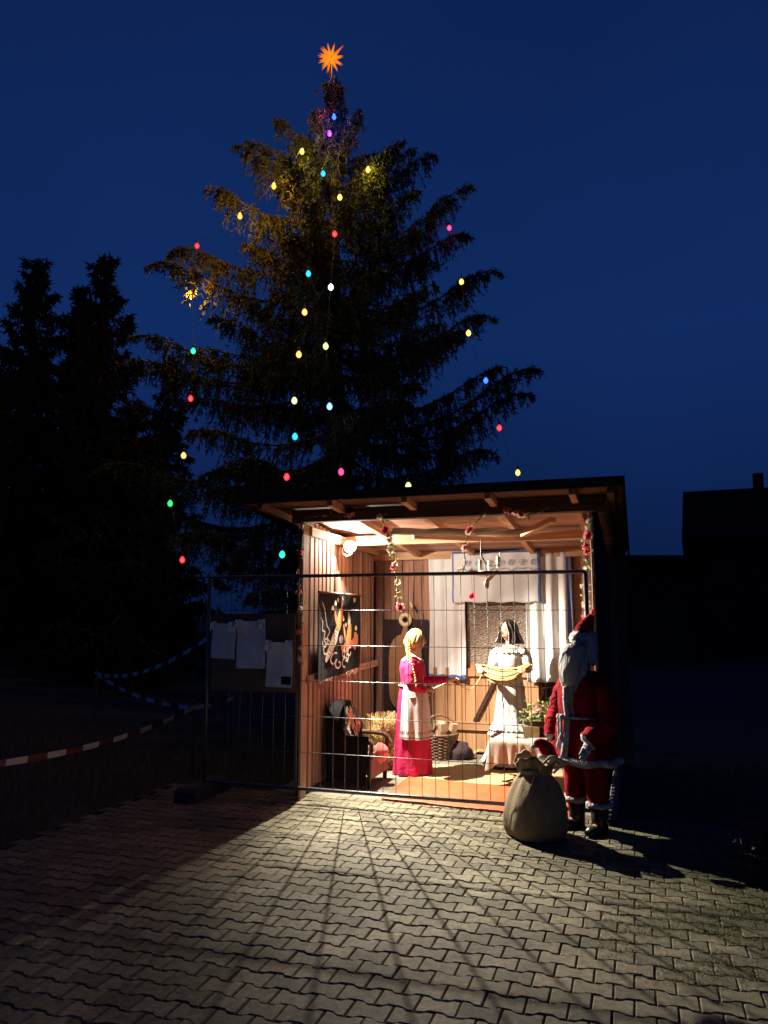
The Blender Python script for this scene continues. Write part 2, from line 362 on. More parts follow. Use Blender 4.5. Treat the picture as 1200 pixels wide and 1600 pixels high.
PV_P = .127; PV_L = .181
def stone_mesh(seed):
    rs = random.Random(seed); A = .0105; g = .0042
    hx = PV_L/2-g*.5; hy = PV_P/2-g
    xs = [-hx, -.056, -.032, .032, .056, hx]
    o = []
    for x in xs: o.append((x, hy+(A if abs(x) > .045 else -A)))
    for x in reversed(xs): o.append((x, -hy-(A if abs(x) > .045 else -A)))
    o = [(x+rs.uniform(-.0012, .0012), y+rs.uniform(-.0015, .0015)) for x, y in o][::-1]
    n = len(o); b = .0055
    top = [(x*(1-b/.082), y*(1-b/.068), 0) for x, y in o]
    mid = [(x, y, -.006) for x, y in o]; bot = [(x, y, -.035) for x, y in o]
    mb = MB(); mb.loft([bot, mid, top], cap0=False, cap1=True)
    return mb
def make_paving():
    x0, x1, y0, y1 = -1.4, 4.6, -4.5, .26
    bed = MB(); bed.add([(x0, y0, -.016), (x1, y0, -.016), (x1, y1, -.016), (x0, y1, -.016)], [(0,1,2,3)])
    root = bed.build('pavement', M['sand']); root.matrix_world = HUT; tag(root, kind='structure')
    var = [stone_mesh(i) for i in range(6)]
    mes = [v.mesh('paving_stone', M['stone']) for v in var]
    spots = []
    k = 0; y = y1-PV_P/2
    while y > y0:
        off = (k % 2)*PV_L/2
        x = x0+off
        while x < x1:
            p = W(x, y)
            spots.append((p.y, x, y)); x += PV_L
        y -= PV_P; k += 1
    def infr(x, y):
        p = W(x, y)-Vector((0, 0, CAM_H))
        zc = p.y*math.cos(PITCH)+p.z*math.sin(PITCH); yc = -p.y*math.sin(PITCH)+p.z*math.cos(PITCH)
        if zc < .5: return False
        px = 600+FPX*p.x/zc; py = 800-FPX*yc/zc
        return -30 < px < 1230 and py < 1630
    spots.sort()
    rest = MB(); cnt = 0
    for Y, x, y in spots:
        z = random.gauss(0, .0016)+.004*mnoise.noise(Vector((x*1.2, y*1.2, 0)))
        mt = mtx((x, y, z), (random.gauss(0, .009), random.gauss(0, .007), random.gauss(0, .006)+(math.pi if random.random() < .5 else 0)))
        q = random.randrange(6)
        if infr(x, y) and cnt < 300:
            link('paving_stone', mes[q], root, mt); cnt += 1
        elif Y > 2.6:
            rest.add([mt @ Vector(v) for v in var[q].v], var[q].f)
    tag(rest.build('paving_stones', M['stone'], root), kind='stuff')
    # hut floor of square concrete slabs
    fl = MB(); fl.add([(-.4, .26, -.02), (2.9, .26, -.02), (2.9, 3.0, -.02), (-.4, 3.0, -.02)], [(0,1,2,3)])
    fr = fl.build('hut_floor', M['sand']); fr.matrix_world = HUT; tag(fr, kind='structure')
    s = MB(); a, b = .197, .192
    s.loft([[(-a,-a,-.04),(a,-a,-.04),(a,a,-.04),(-a,a,-.04)], [(-a,-a,-.005),(a,-a,-.005),(a,a,-.005),(-a,a,-.005)], [(-b,-b,0),(b,-b,0),(b,b,0),(-b,b,0)]], cap0=False)
    sm = s.mesh('floor_slab', M['slab'])
    for i in range(8):
        for j in range(7):
            link('floor_slab', sm, fr, mtx((-.2+i*.4, .46+j*.4, random.gauss(-.001, .0012)), (random.gauss(0, .003), random.gauss(0, .003), 0)))
make_paving()

# grass growing in and over the joints on the right, rough turf left and right
def blades(name, pts, hmin, hmax, m, lean=.6, wd=.004, label=None, cat=None):
    n = len(pts); P = np.array(pts, float)
    az = np.random.rand(n)*2*np.pi; h = hmin+np.random.rand(n)*(hmax-hmin)
    ln = np.random.rand(n)*lean*h
    d = np.stack([np.cos(az), np.sin(az), np.zeros(n)], 1); s = np.stack([-np.sin(az), np.cos(az), np.zeros(n)], 1)
    a = P-s*wd/2; b = P+s*wd/2
    mid = P+d*(ln*.35)[:, None]+np.array([0,0,1])*(h*.6)[:, None]
    c1 = mid-s*wd*.4; c2 = mid+s*wd*.4
    t = P+d*ln[:, None]+np.array([0,0,1])*(h*.92)[:, None]
    V = np.stack([a, b, c1, c2, t], 1).reshape(-1, 3)
    base = (np.arange(n)*5)[:, None]
    T = np.concatenate([base+np.array([[0,1,3]]), base+np.array([[0,3,2]]), base+np.array([[2,3,4]])], 0)
    o = link(name, fast_mesh(name, V, T, m)); return tag(o, label, cat, kind='stuff')
def grass():
    pts = []
    for _ in range(110000):
        px = random.uniform(930, 1330); py = random.uniform(1325, 1600)
        p = gpix(px, py); l = HUTI @ p
        if l.y > -.02 or l.x > 4.7: continue
        dens = max(0, min(1, (l.x-1.9)/1.3))**1.2*2.4 + .05
        dens *= max(0, mnoise.noise(Vector((l.x*3, l.y*3, 2)))+.42)
        dens *= max(0, min(1, (l.y+2.9)/1.1))
        row = (.26-l.y)/PV_P; fr_ = abs(row-round(row)); 
        if fr_ > .14+.45*max(0, (l.x-2.9)): dens *= .12
        if random.random() < dens: pts.append((p.x+random.gauss(0, .012), p.y+random.gauss(0, .012), -.012))
    blades('joint_grass', pts, .008, .026, M['grass'], 1.3, .004, 'short moss and grass sprouting between the pavers on the right', 'grass')
    pts = []
    for _ in range(16000):
        x = random.uniform(-6.5, .2); y = random.uniform(3.0, 12)
        l = HUTI @ Vector((x, y, 0))
        if l.x > -.35 and l.y > -.1: continue
        if l.y < .3 and l.x > -1.45: continue
        pts.append((x, y, -.06+(min(1, (-3-x)*.10) if x < -3 else 0)))
    for _ in range(7000):
        x = random.uniform(2.6, 6); y = random.uniform(3.6, 9)
        l = HUTI @ Vector((x, y, 0))
        if l.x < 3.1: continue
        if l.x < 4.65 and l.y < .3: continue
        pts.append((x, y, -.06))
    blades('rough_grass', pts, .04, .16, M['grass'], .9, .007, 'rough dark grass beside the paved yard and hut', 'grass')
grass()

# ================================================================ HUT
HW, HD = 2.70, 2.80
def LX(y): return -.06*y/1.0      # inner face of the splayed left wall
def roofz(y): return 2.735-.085*(y+.35)   # underside of the roof boards
def board_mesh(L, wd, th, seed=0, wavy=0.0, bev=.004):
    rs = random.Random(seed)
    n = max(2, int(L/.09)) if wavy else 2
    rings = []
    o1, o2 = rs.uniform(0, 50), rs.uniform(0, 50)
    for i in range(n):
        x = -L/2+L*i/(n-1)
        a = -wd/2; b = wd/2
        if wavy:
            a += wavy*mnoise.noise(Vector((x*2.3, o1, 0)))+.4*wavy*mnoise.noise(Vector((x*8, o1, 3)))
            b += wavy*mnoise.noise(Vector((x*2.3, o2, 0)))+.4*wavy*mnoise.noise(Vector((x*8, o2, 3)))
        t = th/2
        rings.append([(x, a, -t), (x, b, -t), (x, b, t-bev), (x, b-bev, t), (x, a+bev, t), (x, a, t-bev)])
    mb = MB(); mb.loft(rings, cap0=True, cap1=True)
    return mb
hut = thing('wooden_hut', 'open-fronted wooden plank hut with sloping roof lit from inside', 'hut', ORG, -AL)
def board(name, c, L, wd, th, xdir, ndir, m, parent=None, wavy=0, seed=None):
    """a board centred at c: length along xdir, face normal ndir"""
    x = Vector(xdir).normalized(); z = Vector(ndir); z = (z-x*z.dot(x)).normalized(); y = z.cross(x)
    mt = Matrix((x, y, z)).transposed().to_4x4(); mt.translation = Vector(c)
    mb = board_mesh(L, wd, th, seed if seed is not None else random.randrange(9999), wavy)
    return mb.build(name, m, parent or hut, mtx=mt)
UP = (0, 0, 1)
def make_hut():
    # posts
    board('post', (.013, .055, 1.285), 2.57, .026, .13, UP, (0,-1,0), M['plank'])
    board('post', (HW-.013, .055, 1.27), 2.54, .026, .13, UP, (0,-1,0), M['plank'])
    board('post', (LX(HD)+.05, HD-.05, 1.2), 2.40, .09, .09, UP, (0,-1,0), M['plank_old_or_shaded'])
    board('post', (HW-.05, HD-.05, 1.2), 2.40, .09, .09, UP, (0,-1,0), M['plank_old_or_shaded'])
    # front beam, given dark wood in place of its unlit face
    board('beam', (HW/2, .045, 2.625), HW+.2, .12, .10, (1,0,0), (0,-1,0), M['plank_old_or_shaded'])
    board('beam', (HW/2-.08, HD-.05, 2.425), HW+.3, .10, .09, (1,0,0), (0,-1,0), M['beam'])
    board('beam', (HW/2, 1.35, 2.50), HW+.1, .10, .08, (1,0,0), (0,-1,0), M['beam'])
    # left wall: inner boards with gaps, outer boards set behind the gaps
    ldir = Vector((LX(1), 1, 0)).normalized(); ln = Vector((ldir.y, -ldir.x, 0))
    board('plank', (-.040, .11, 1.28), 2.5, .20, .022, UP, ln, M['plank_old_or_shaded'])
    y = .17; i = 0
    while y < HD-.12:
        wd = .095+random.uniform(-.012, .014)
        h = roofz(y)-.07
        board('plank', (LX(y)-.012, y, h/2+.02), h-.04, wd, .022, UP, ln, M['plank'], wavy=.003)
        g = .034+random.uniform(-.008, .012)
        yo = y+wd/2+g/2
        board('plank', (LX(yo)-.040, yo, h/2+.02), h-.04, g+.045+random.choice((0,0,0,0,.01)), .022, UP, ln, M['plank_old_or_shaded'], wavy=.003)
        y += wd+g; i += 1
    board('rail', (LX(.6)+.03, .55, 1.075), .92, .075, .045, ldir, ln, M['plank'])
    board('rail', (LX(1.95)+.03, 1.9, 1.075), 1.55, .075, .045, ldir, ln, M['plank'])
    board('rail', (LX(1.4)+.03, 1.42, 2.49), 2.55, .09, .05, ldir, ln, M['beam'])
    # back wall of live-edge boards
    x = LX(HD)+.06
    while x < HW:
        wd = random.uniform(.12, .17)
        board('plank', (x+wd/2, HD+.012+random.choice((0,.006)), 1.25), 2.46, wd-.008, .024, UP, (0,-1,0), M['bark_board'], wavy=.018)
        x += wd
    x = LX(HD)-.1
    while x < HW+.05:
        board('plank', (x+.1, HD+.045, 1.25), 2.46, .195, .02, UP, (0,-1,0), M['plank_old_or_shaded'])
        x += .2
    # right wall
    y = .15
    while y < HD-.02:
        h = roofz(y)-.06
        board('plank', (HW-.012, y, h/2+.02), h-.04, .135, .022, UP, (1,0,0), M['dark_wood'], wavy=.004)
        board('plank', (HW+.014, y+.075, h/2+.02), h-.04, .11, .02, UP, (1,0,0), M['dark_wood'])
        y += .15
    # roof: rafters, boards, felt, fascia
    sl = Vector((0, 1, -.085)).normalized(); rn = Vector((0, .085, 1)).normalized()
    RY0, RY1 = -.36, 3.08
    mid = (RY0+RY1)/2; RL = (RY1-RY0)/sl.y
    for x in (-.28, .42, 1.12, 1.86, 2.56, 2.86):
        board('rafter', (x, mid, roofz(mid)-.036), RL-.05, .055, .07, sl, rn, M['plank_old_or_shaded'] if x in (-.28, 2.86) else M['beam'])  # end rafters take the darker tone to imitate shade outside
    y = RY0
    while y < RY1-.02:
        wd = .152
        board('roof_board', (1.26, y+wd/2, roofz(y+wd/2)+.012), 3.37, wd-.006, .022, (1,0,0), rn, M['plank_old_or_shaded'] if y < -.02 else M['plank'])  # front overhang boards darkened, shade put into their colour
        y += wd
    rf = board('roof_felt', (1.26, mid, roofz(mid)+.034), RL+.06, 3.43, .018, sl, rn, M['roofing'])
    board('fascia', (1.26, RY0-.02, roofz(RY0)+.012), 3.43, .085, .022, (1,0,0), (0,-1,0), M['dark_wood'])
    for x in (-.445, 2.965):
        board('bargeboard', (x, mid, roofz(mid)-.0), RL, .10, .022, sl, (1 if x > 0 else -1, 0, 0), M['dark_wood'])
    # diagonal knee braces under the ceiling and the grey pole lying over them
    board('brace_or_shadow_bar', (2.17, .55, 2.50), .62, .06, .05, (-.55,.82,-.12), (0,0,-1), M['beam'])
    board('brace_or_shadow_bar', (1.25, 1.0, 2.47), .9, .06, .05, (.75,.62,0), (0,0,-1), M['beam'])
    mb = MB(); a = Vector((.72, .62, 2.515)); b = Vector((2.05, .95, 2.495))
    mb.tube([a.lerp(b, t/12)+Vector((0,0,.006*math.sin(t*1.7))) for t in range(13)], .036, 10)
    mb.build('ceiling_pole', M['grey_pole'], hut, smooth=True)
    mb = MB(); mb.tube(bez([(.05,.02,2.56),(.02,.5,2.50),(.0,.8,2.47),(-.02,1.18,2.52)], 8), .004, 5)
    mb.build('lamp_cable', M['socket'], hut)
make_hut()

# door and window in the back wall
def make_door():
    d = bpy.data.objects.new('door', None); COL.objects.link(d); d.parent = hut
    y = HD-.012
    x = .60
    for i in range(10):
        wd = .128
        board('plank', (x+wd/2, y-.012, .56), 1.06, wd-.004, .022, UP, (0,-1,0), M['door_wood'], d); x += wd
    board('rail', (1.24, y-.040, .335), 1.30, .10, .032, (1,0,0), (0,-1,0), M['door_wood'], d)
    board('rail', (1.24, y-.040, .98), 1.30, .10, .032, (1,0,0), (0,-1,0), M['door_wood'], d)
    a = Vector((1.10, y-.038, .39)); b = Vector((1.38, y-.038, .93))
    board('brace_or_shadow_bar', (a+b)/2, (b-a).length, .05, .03, b-a, (0,-1,0), M['dark_wood'], d)  # dark bar added in place of a stick's shadow across the door
    for xx in (.83,): board('stile', (xx, y-.030, .66), .54, .05, .02, UP, (0,-1,0), M['door_wood'], d)
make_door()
def make_window():
    wr = bpy.data.objects.new('window', None); COL.objects.link(wr); wr.parent = hut
    m = bpy.data.materials.new('embossed_film'); m.use_nodes = True; nt = m.node_tree; b = nt.nodes['Principled BSDF']
    b.inputs['Base Color'].default_value = (.50,.39,.31,1); b.inputs['Roughness'].default_value = .25; b.inputs['Specular IOR Level'].default_value = 1.0
    tc = nt.nodes.new('ShaderNodeTexCoord'); mp = nt.nodes.new('ShaderNodeMapping'); mp.inputs['Rotation'].default_value = (0, R(42), 0); mp.inputs['Scale'].default_value = (1, 1, 3.2)
    nt.links.new(tc.outputs['Object'], mp.inputs[0])
    vo = nt.nodes.new('ShaderNodeTexVoronoi'); vo.inputs['Scale'].default_value = 28; nt.links.new(mp.outputs[0], vo.inputs[0])
    bp = nt.nodes.new('ShaderNodeBump'); bp.inputs['Strength'].default_value = 1.0; bp.inputs['Distance'].default_value = .035
    nt.links.new(vo.outputs['Distance'], bp.inputs['Height']); nt.links.new(bp.outputs[0], b.inputs['Normal'])
    y = HD-.035
    mb = MB(); n = 14
    for i in range(n):
        pass
    vs = []; fs = []
    for i in range(n+1):
        for j in range(n+1):
            u = i/n; v = j/n
            vs.append((1.02+.76*u, y+.004*mnoise.noise(Vector((u*7, v*7, 0))), 1.06+.80*v))
    for i in range(n):
        for j in range(n):
            a = i*(n+1)+j; fs.append((a, a+n+1, a+n+2, a+1))
    mb.add(vs, fs); mb.build('window_pane', m, wr, smooth=True)
    for c, L, dr in (((.995, y-.012, 1.42), .95, UP), ((1.795, y-.012, 1.42), .95, UP), ((1.395, y-.012, 1.885), .76, (1,0,0))):
        board('window_frame', c, L, .05, .035, dr, (0,-1,0), M['dark_wood'], wr)
make_window()

# ---------------------------------------------------------------- cloths on the back wall
def cloth(name, mats, x0, x1, z0, z1, y, folds, amp, thick=.004, nx=60, nz=24, hemfn=None, matfn=None, seed=0, gather=.5, flat=None):
    vs = []; fs = []; ms = []
    o = seed*13.7
    def P(u, v):   # v=0 top
        a = amp*(gather+(1-gather)*v)
        ww = math.sin(u*folds*2*math.pi+o+.7*math.sin(3*u+o))*a + a*.8*mnoise.noise(Vector((u*folds*1.3, v*2, o)))
        x = x0+(x1-x0)*u + .01*mnoise.noise(Vector((u*3, v*3, o+5)))
        zb = z0+(hemfn(u) if hemfn else 0)+.008*math.sin(u*folds*6.2+o)
        return Vector((x, y-abs(amp)-ww, z1+(zb-z1)*v))
    for i in range(nx+1):
        for j in range(nz+1): vs.append(P(i/nx, j/nz))
    nb = len(vs)
    for i in range(nx+1):
        for j in range(nz+1): vs.append(P(i/nx, j/nz)+Vector((0, thick, 0)))
    mb = MB()
    for s in (0, 1):
        for i in range(nx):
            for j in range(nz):
                a = i*(nz+1)+j + s*nb
                q = (a, a+1, a+nz+2, a+nz+1)
                fs.append(q if s == 0 else q[::-1]); ms.append(matfn((i+.5)/nx, (j+.5)/nz) if matfn else 0)
    mb.v = [tuple(v) for v in vs]; mb.f = fs; mb.m = ms
    # close the rim
    def rim(a, b):
        mb.f.append((a, b, b+nb, a+nb)); mb.m.append(0)
    for i in range(nx):
        rim(i*(nz+1), (i+1)*(nz+1)); rim((i+1)*(nz+1)+nz, i*(nz+1)+nz)
    for j in range(nz):
        rim(j+1, j); rim(nx*(nz+1)+j, nx*(nz+1)+j+1)
    o_ = mb.build(name, mats, None, smooth=True); o_.matrix_world = HUT; return o_
yb = HD-.03
c = cloth('curtain', [M['white_cloth'], M['blue_trim']], .55, 1.01, .88, 2.44, yb-.03, 3.2, .022, seed=1, matfn=lambda u, v: 1 if v > .965 else 0)
tag(c, 'white curtain with dark hem hanging beside the blond figure', 'curtain')
c = cloth('curtain', [M['white_cloth'], M['blue_trim']], 1.76, 2.30, .88, 2.43, yb-.03, 3.6, .034, seed=2, matfn=lambda u, v: 1 if u > .90 else 0, hemfn=lambda u: .015*u)
tag(c, 'white curtain with broad blue side border by the right wall', 'curtain')
c = cloth('valance', [M['white_cloth'], M['blue_trim']], .86, 1.95, 1.83, 2.46, yb-.10, 4, .010, seed=3, matfn=lambda u, v: 1 if (u > .968 or u < .022 or v < .035) else 0)
tag(c, 'white embroidered valance edged in blue above the window', 'valance')
mb = MB(); rs = random.Random(4)
for k in range(7):
    x = 1.06+k*.135; pts = [(x+math.cos(t*.55)*.045*(1-t/26)+rs.gauss(0,.003), yb-.128, 2.31+math.sin(t*.55)*.04*(1-t/26)) for t in range(20)]
    mb.tube(pts, .0045, 4); mb.tube(bez([(x-.05,yb-.127,2.24),(x,yb-.130,2.215+.02*(k%2)),(x+.06,yb-.127,2.25)],5), .004, 4)
tag(mb.build('embroidery', M['pale_stitch'], c), kind='stuff')
bl = cloth('blanket', [M['brown_blanket']], -.10, .53, .26, 1.62, yb-.005, 3, .02, seed=6, hemfn=lambda u: .03*math.sin(5*u))
tag(bl, 'dark brown blanket hung on the back wall behind the blond figure', 'blanket')
# dark cloth under the right curtain
tag(cloth('hanging_cloth', [M['brown_blanket']], 1.93, 2.42, .30, .98, yb-.005, 3, .012, seed=8), 'dark plum cloth hung low under the blue-bordered curtain', 'cloth')

# ---------------------------------------------------------------- tan paddle board
def make_paddle():
    mb = MB(); cx = .235
    out = []
    def hw(z):  # half width along height 0.48..1.70
        if z < 1.44:
            t = (z-.48)/(1.44-.48); return .215*max(0, 1-abs(2*t-1)**4.5)**.5+.001
        return .03+.02*max(0, 1-(z-1.44)/.06)
    zs = [.48+.96*(1-math.cos(math.pi*i/24))/2 for i in range(25)]+[1.47,1.5,1.55]
    r = []
    for z in zs:
        h = hw(z); r.append([(cx-h, yb-.075, z), (cx+h, yb-.075, z), (cx+h, yb-.05, z), (cx-h, yb-.05, z)])
    mb.loft(r)
    t = thing('wooden_paddle', 'big tan wooden paddle board with ringed handle hanging behind the blond figure', 'paddle', W(0,0,0), -AL)
    mb.build('blade', M['paddle'], t)
    mb = MB(); mb.tube([(cx+math.cos(a)*.062, yb-.063, 1.615+math.sin(a)*.062) for a in [2*math.pi*i/24 for i in range(24)]], .028, 8, closed=True)
    mb.build('handle_ring', M['log_cut'], t, smooth=True)
    mb = MB(); mb.tube([(cx+.08, yb, 1.80), (cx+.08, yb-.10, 1.83), (cx+.11, yb-.12, 1.77)], .016, 7)
    tag(mb.build('wall_peg', M['log_cut'], hut, smooth=True))
make_paddle()

# ---------------------------------------------------------------- embroidered black wall cloth on the left wall
def strip(mb, pts, widths, n, off=.003, mi=0):
    """flat strip in a u,z plane following pts; n(u,z,off) gives the 3-D place"""
    k = len(pts); vs = []
    for i in range(k):
        a = Vector(pts[min(i+1, k-1)])-Vector(pts[max(i-1, 0)]); a = a.normalized() if a.length else Vector((1, 0)); s = Vector((-a.y, a.x))
        w_ = widths[i] if isinstance(widths, list) else widths
        p = Vector(pts[i]); vs.append(n(p.x+s.x*w_/2, p.y+s.y*w_/2, off)); vs.append(n(p.x-s.x*w_/2, p.y-s.y*w_/2, off))
    mb.add(vs, [(2*i, 2*i+1, 2*i+3, 2*i+2) for i in range(k-1)], mi)
def curl(c, r, a0, a1, shrink=.7, n=14):
    return [(c[0]+r*(1-shrink*i/n)*math.cos(a0+(a1-a0)*i/n), c[1]+r*(1-shrink*i/n)*math.sin(a0+(a1-a0)*i/n)) for i in range(n+1)]
PR = [M['print_cream'], M['print_orange'], M['print_rust'], M['print_mauve']]
def design(mb, n, sx=1.0, sz=1.0, ox=0, oz=0, rs=random.Random(3)):
    """flowers and scrolls: u 0..1 to the right, z 0..1 up"""
    T = lambda pts: [(ox+p[0]*sx, oz+p[1]*sz) for p in pts]
    def taper(w0, w1, k): return [w0+(w1-w0)*i/(k-1) for i in range(k)]
    def body(p, ws, mi):
        pts = [ (q.x, q.y) for q in bez([(a, b, 0) for a, b in p], 6)]
        k = len(pts); wl_ = [ (ws[min(int(i/(k-1)*(len(ws)-1)), len(ws)-2)]*(1-((i/(k-1)*(len(ws)-1))%1 if i < k-1 else 1))+ws[min(int(i/(k-1)*(len(ws)-1)), len(ws)-2)+1]*((i/(k-1)*(len(ws)-1))%1 if i < k-1 else 1))*sx for i in range(k)]
        strip(mb, T(pts), wl_, n, .003+mi*.0004, mi)
    body([(.20,.20),(.32,.38),(.42,.58)], [.03,.09,.11,.07], 0)
    body([(.42,.56),(.50,.72),(.55,.84)], [.07,.14,.12,.02], 1)
    body([(.55,.83),(.575,.92),(.57,.98)], [.02,.07,.045,.004], 0)
    body([(.44,.57),(.38,.70),(.33,.82)], [.02,.05,.02], 1)
    for c_, m_ in (((.35,.86), 0), ((.42,.90), 0), ((.30,.80), 0)): body([c_, (c_[0]+.01, c_[1]+.06)], [.05,.06,.004], m_)
    body([(.62,.30),(.72,.42),(.76,.62)], [.10,.12,.05], 1)
    body([(.74,.60),(.745,.70),(.73,.77)], [.05,.05,.006], 0)
    body([(.50,.34),(.62,.30),(.80,.38)], [.05,.10,.04], 2)
    body([(.66,.34),(.62,.50),(.60,.62)], [.03,.05,.01], 1)
    body([(.82,.30),(.88,.40),(.86,.50)], [.12,.12,.02], 2)
    body([(.46,.42),(.56,.45)], [.05,.09,.02], 3)
    for c_ in ((.60,.66),(.66,.58),(.88,.52)): body([c_, (c_[0]+.005, c_[1]+.07)], [.035,.045,.004], 0)
    body([(.845,.90),(.86,.96)], [.01,.045,.05], 0)
    for cc, r_, a0, a1 in (((.20,.33),.10,0,5.2),((.18,.44),.08,3,8.4),((.36,.20),.09,1,6.0),((.44,.14),.07,2,8),((.58,.12),.10,0,5.5),((.66,.20),.07,3,8.5),((.74,.24),.07,1,6.5),((.56,.24),.06,0,6)):
        strip(mb, T(curl(cc, r_, a0, a1)), .017*sx, n, .0042, 0)
    for pts in ([(.05,.92),(.10,.86),(.14,.80),(.17,.70),(.20,.62)], [(.04,.72),(.10,.66),(.09,.58),(.16,.55),(.14,.47),(.2,.42)], [(.2,.62),(.26,.55),(.22,.48),(.28,.42)]):
        strip(mb, T([(q.x, q.y) for q in bez([(a, b, 0) for a, b in pts], 6)]), .014*sx, n, .004, 0)
def make_wallcloth():
    ya, ybk = .27, 1.66; z0, z1 = 1.09, 1.90
    ldir = Vector((LX(1), 1, 0)).normalized(); ln = Vector((ldir.y, -ldir.x, 0))
    def n(u, z, off=0.0):
        b = Vector((LX(ya)+.088, ya, 0))+ldir*((ybk-ya)*u)
        wv = .012*math.sin(u*11+z*2)+.010*math.sin(u*5-z*3+1)
        return b+ln*(wv+off)+Vector((0, 0, z-.05*(1-u)*(1-(z-z0)/(z1-z0))*1.2))
    t = thing('embroidered_wall_cloth', 'black hanging with large embroidered flowers on the left plank wall', 'wall hanging', W(0,0,0), -AL)
    mb = MB(); nu, nv = 40, 14
    for s, off in ((0, 0), (1, -.004)):
        vs = [n(i/nu, z0+(z1-z0)*j/nv, off) for i in range(nu+1) for j in range(nv+1)]
        fs = [((i*(nv+1)+j), (i+1)*(nv+1)+j, (i+1)*(nv+1)+j+1, i*(nv+1)+j+1) for i in range(nu) for j in range(nv)]
        mb.add(vs, fs if s == 0 else [f[::-1] for f in fs])
    mb.build('fabric', M['black_cloth'], t, smooth=True)
    mb = MB(); design(mb, lambda u, z, o: n(u, z, o+.002), 1.0, (z1-z0), 0, z0); tag(mb.build('embroidery', PR, t), kind='stuff')
    mb = MB(); rs = random.Random(8)
    for i in range(150):
        u = i/149; p = n(u, z0); mb.tube([p, p+Vector((rs.gauss(0,.004), rs.gauss(0,.005), -.02)), p+Vector((rs.gauss(0,.006), rs.gauss(0,.008), -.05-.02*rs.random()))], [.003,.003,.001], 3)
    tag(mb.build('fringe', M['fringe'], t), kind='stuff')
    mb = MB(); a = n(-.02, z1+.004); b = n(1.02, z1+.004); mb.tube([a, b], .012, 8); mb.build('hanging_rod', M['plank_old_or_shaded'], t, smooth=True)
make_wallcloth()

# ---------------------------------------------------------------- lamp
lamp = thing('work_lamp', 'glaring clip-on spotlight bulb hung under the hut ceiling', 'lamp', W(.095,1.10,2.42), -AL)
AIM = Vector((.68,-.12,-.72)).normalized()
mb = MB(); mb.ball((0,0,0), (.060,.060,.064), 24, 16); mb.build('bulb_globe', emis('frosted_globe_glow', (1,.95,.86), 9, .22), lamp, smooth=True)
SHD = Vector((.86,-.48,-.05)).normalized()   # the shade sits on the wall side of the bulb
mb = MB(); a_ = SHD.orthogonal().normalized(); b_ = SHD.cross(a_); rg_ = []
for rr_ in (.078, .074):
    ring_ = [[-SHD*math.cos(R(q))*rr_+(a_*math.cos(t)+b_*math.sin(t))*math.sin(R(q))*rr_ for t in [2*math.pi*j/24 for j in range(24)]] for q in (4,20,36,50,62)]
    rg_ += ring_ if rr_ > .075 else ring_[::-1]
mb.loft(rg_); mb.build('reflector', M['enamel'], lamp, smooth=True)
mb = MB(); mb.tube([-SHD*.076, -SHD*.09, -SHD*.11], [.022,.024,.018], 12); mb.build('socket', M['socket'], lamp, smooth=True)
mb = MB(); mb.tube([-SHD*.11, Vector((-.06,.06,.06)), Vector((-.07,.08,.10))], .006, 6); mb.build('clamp_arm', M['steel_dark'], lamp)
mb = MB(); mb.tube(bez([(-.04,0,-.02),(-.085,-.01,-.01),(-.09,-.01,-.07),(-.04,-.01,-.105),(.01,-.01,-.085),(.012,-.01,-.075)], 8), .008, 8); mb.build('hook', M['enamel'], lamp, smooth=True)
for kind_, nm_, en_ in (('POINT', 'lamp_light', LAMP_W), ('SPOT', 'lamp_beam', BEAM_W)):
    ld = bpy.data.lights.new(nm_, kind_); ld.energy = en_; ld.color = (1,.91,.77); ld.shadow_soft_size = .009
    lo = bpy.data.objects.new(nm_, ld); COL.objects.link(lo); lo.parent = lamp
    if kind_ == 'SPOT':
        ld.spot_size = R(118); ld.spot_blend = .7; lo.rotation_euler = AIM.to_track_quat('-Z', 'Y').to_euler()

# ================================================================ SITE FENCE
def make_fence():
    t = thing('mesh_fence_panel', 'galvanised wire mesh site fence panel across the hut opening', 'fence', W(-.93,-.09,0), -AL)
    L = 3.56; z0, z1 = .125, 2.045
    def bar(name, a, b, r, n=8):
        mb = MB(); mb.tube([a, b], r, n); return mb.build(name, M['galv'], t, smooth=True)
    bar('top_rail', (0,0,z1), (L,0,z1), .0165, 12); bar('bottom_rail', (0,0,z0), (L,0,z0), .0165, 12)
    bar('end_post', (0,0,.0), (0,0,z1), .019, 12); bar('end_post', (L,0,.0), (L,0,z1), .019, 12)
    n = 30
    mv = MB(); mv.tube([(0,0,z0), (0,0,z1)], .0032, 5); mv = mv.mesh('wire', M['galv'], True)
    for i in range(1, n): link('wire', mv, t, mtx((L*i/n+random.gauss(0,.002), .004, 0), (0, random.gauss(0,.0015), 0)))
    mh = MB(); mh.tube([(0,0,0), (L,0,0)], .0031, 5); mh = mh.mesh('wire', M['galv'], True)
    for k in range(1, 6): link('wire', mh, t, mtx((0, -.005, z0+(z1-z0)*k/6), (0, 0, 0)))
    for x in (0,):
        mb = MB(); mb.loft([[(x-.11,-.33,0),(x+.11,-.33,0),(x+.11,.33,0),(x-.11,.33,0)], [(x-.11,-.33,.09),(x+.11,-.33,.09),(x+.11,.33,.09),(x-.11,.33,.09)], [(x-.09,-.30,.12),(x+.09,-.30,.12),(x+.09,.30,.12),(x-.09,.30,.12)]])
        f = thing('fence_foot', 'concrete block foot under the notice-board end of the mesh fence', 'fence foot', W(-.93,-.09,0), -AL)
        mb.build('block', M['concrete'], f)
make_fence()
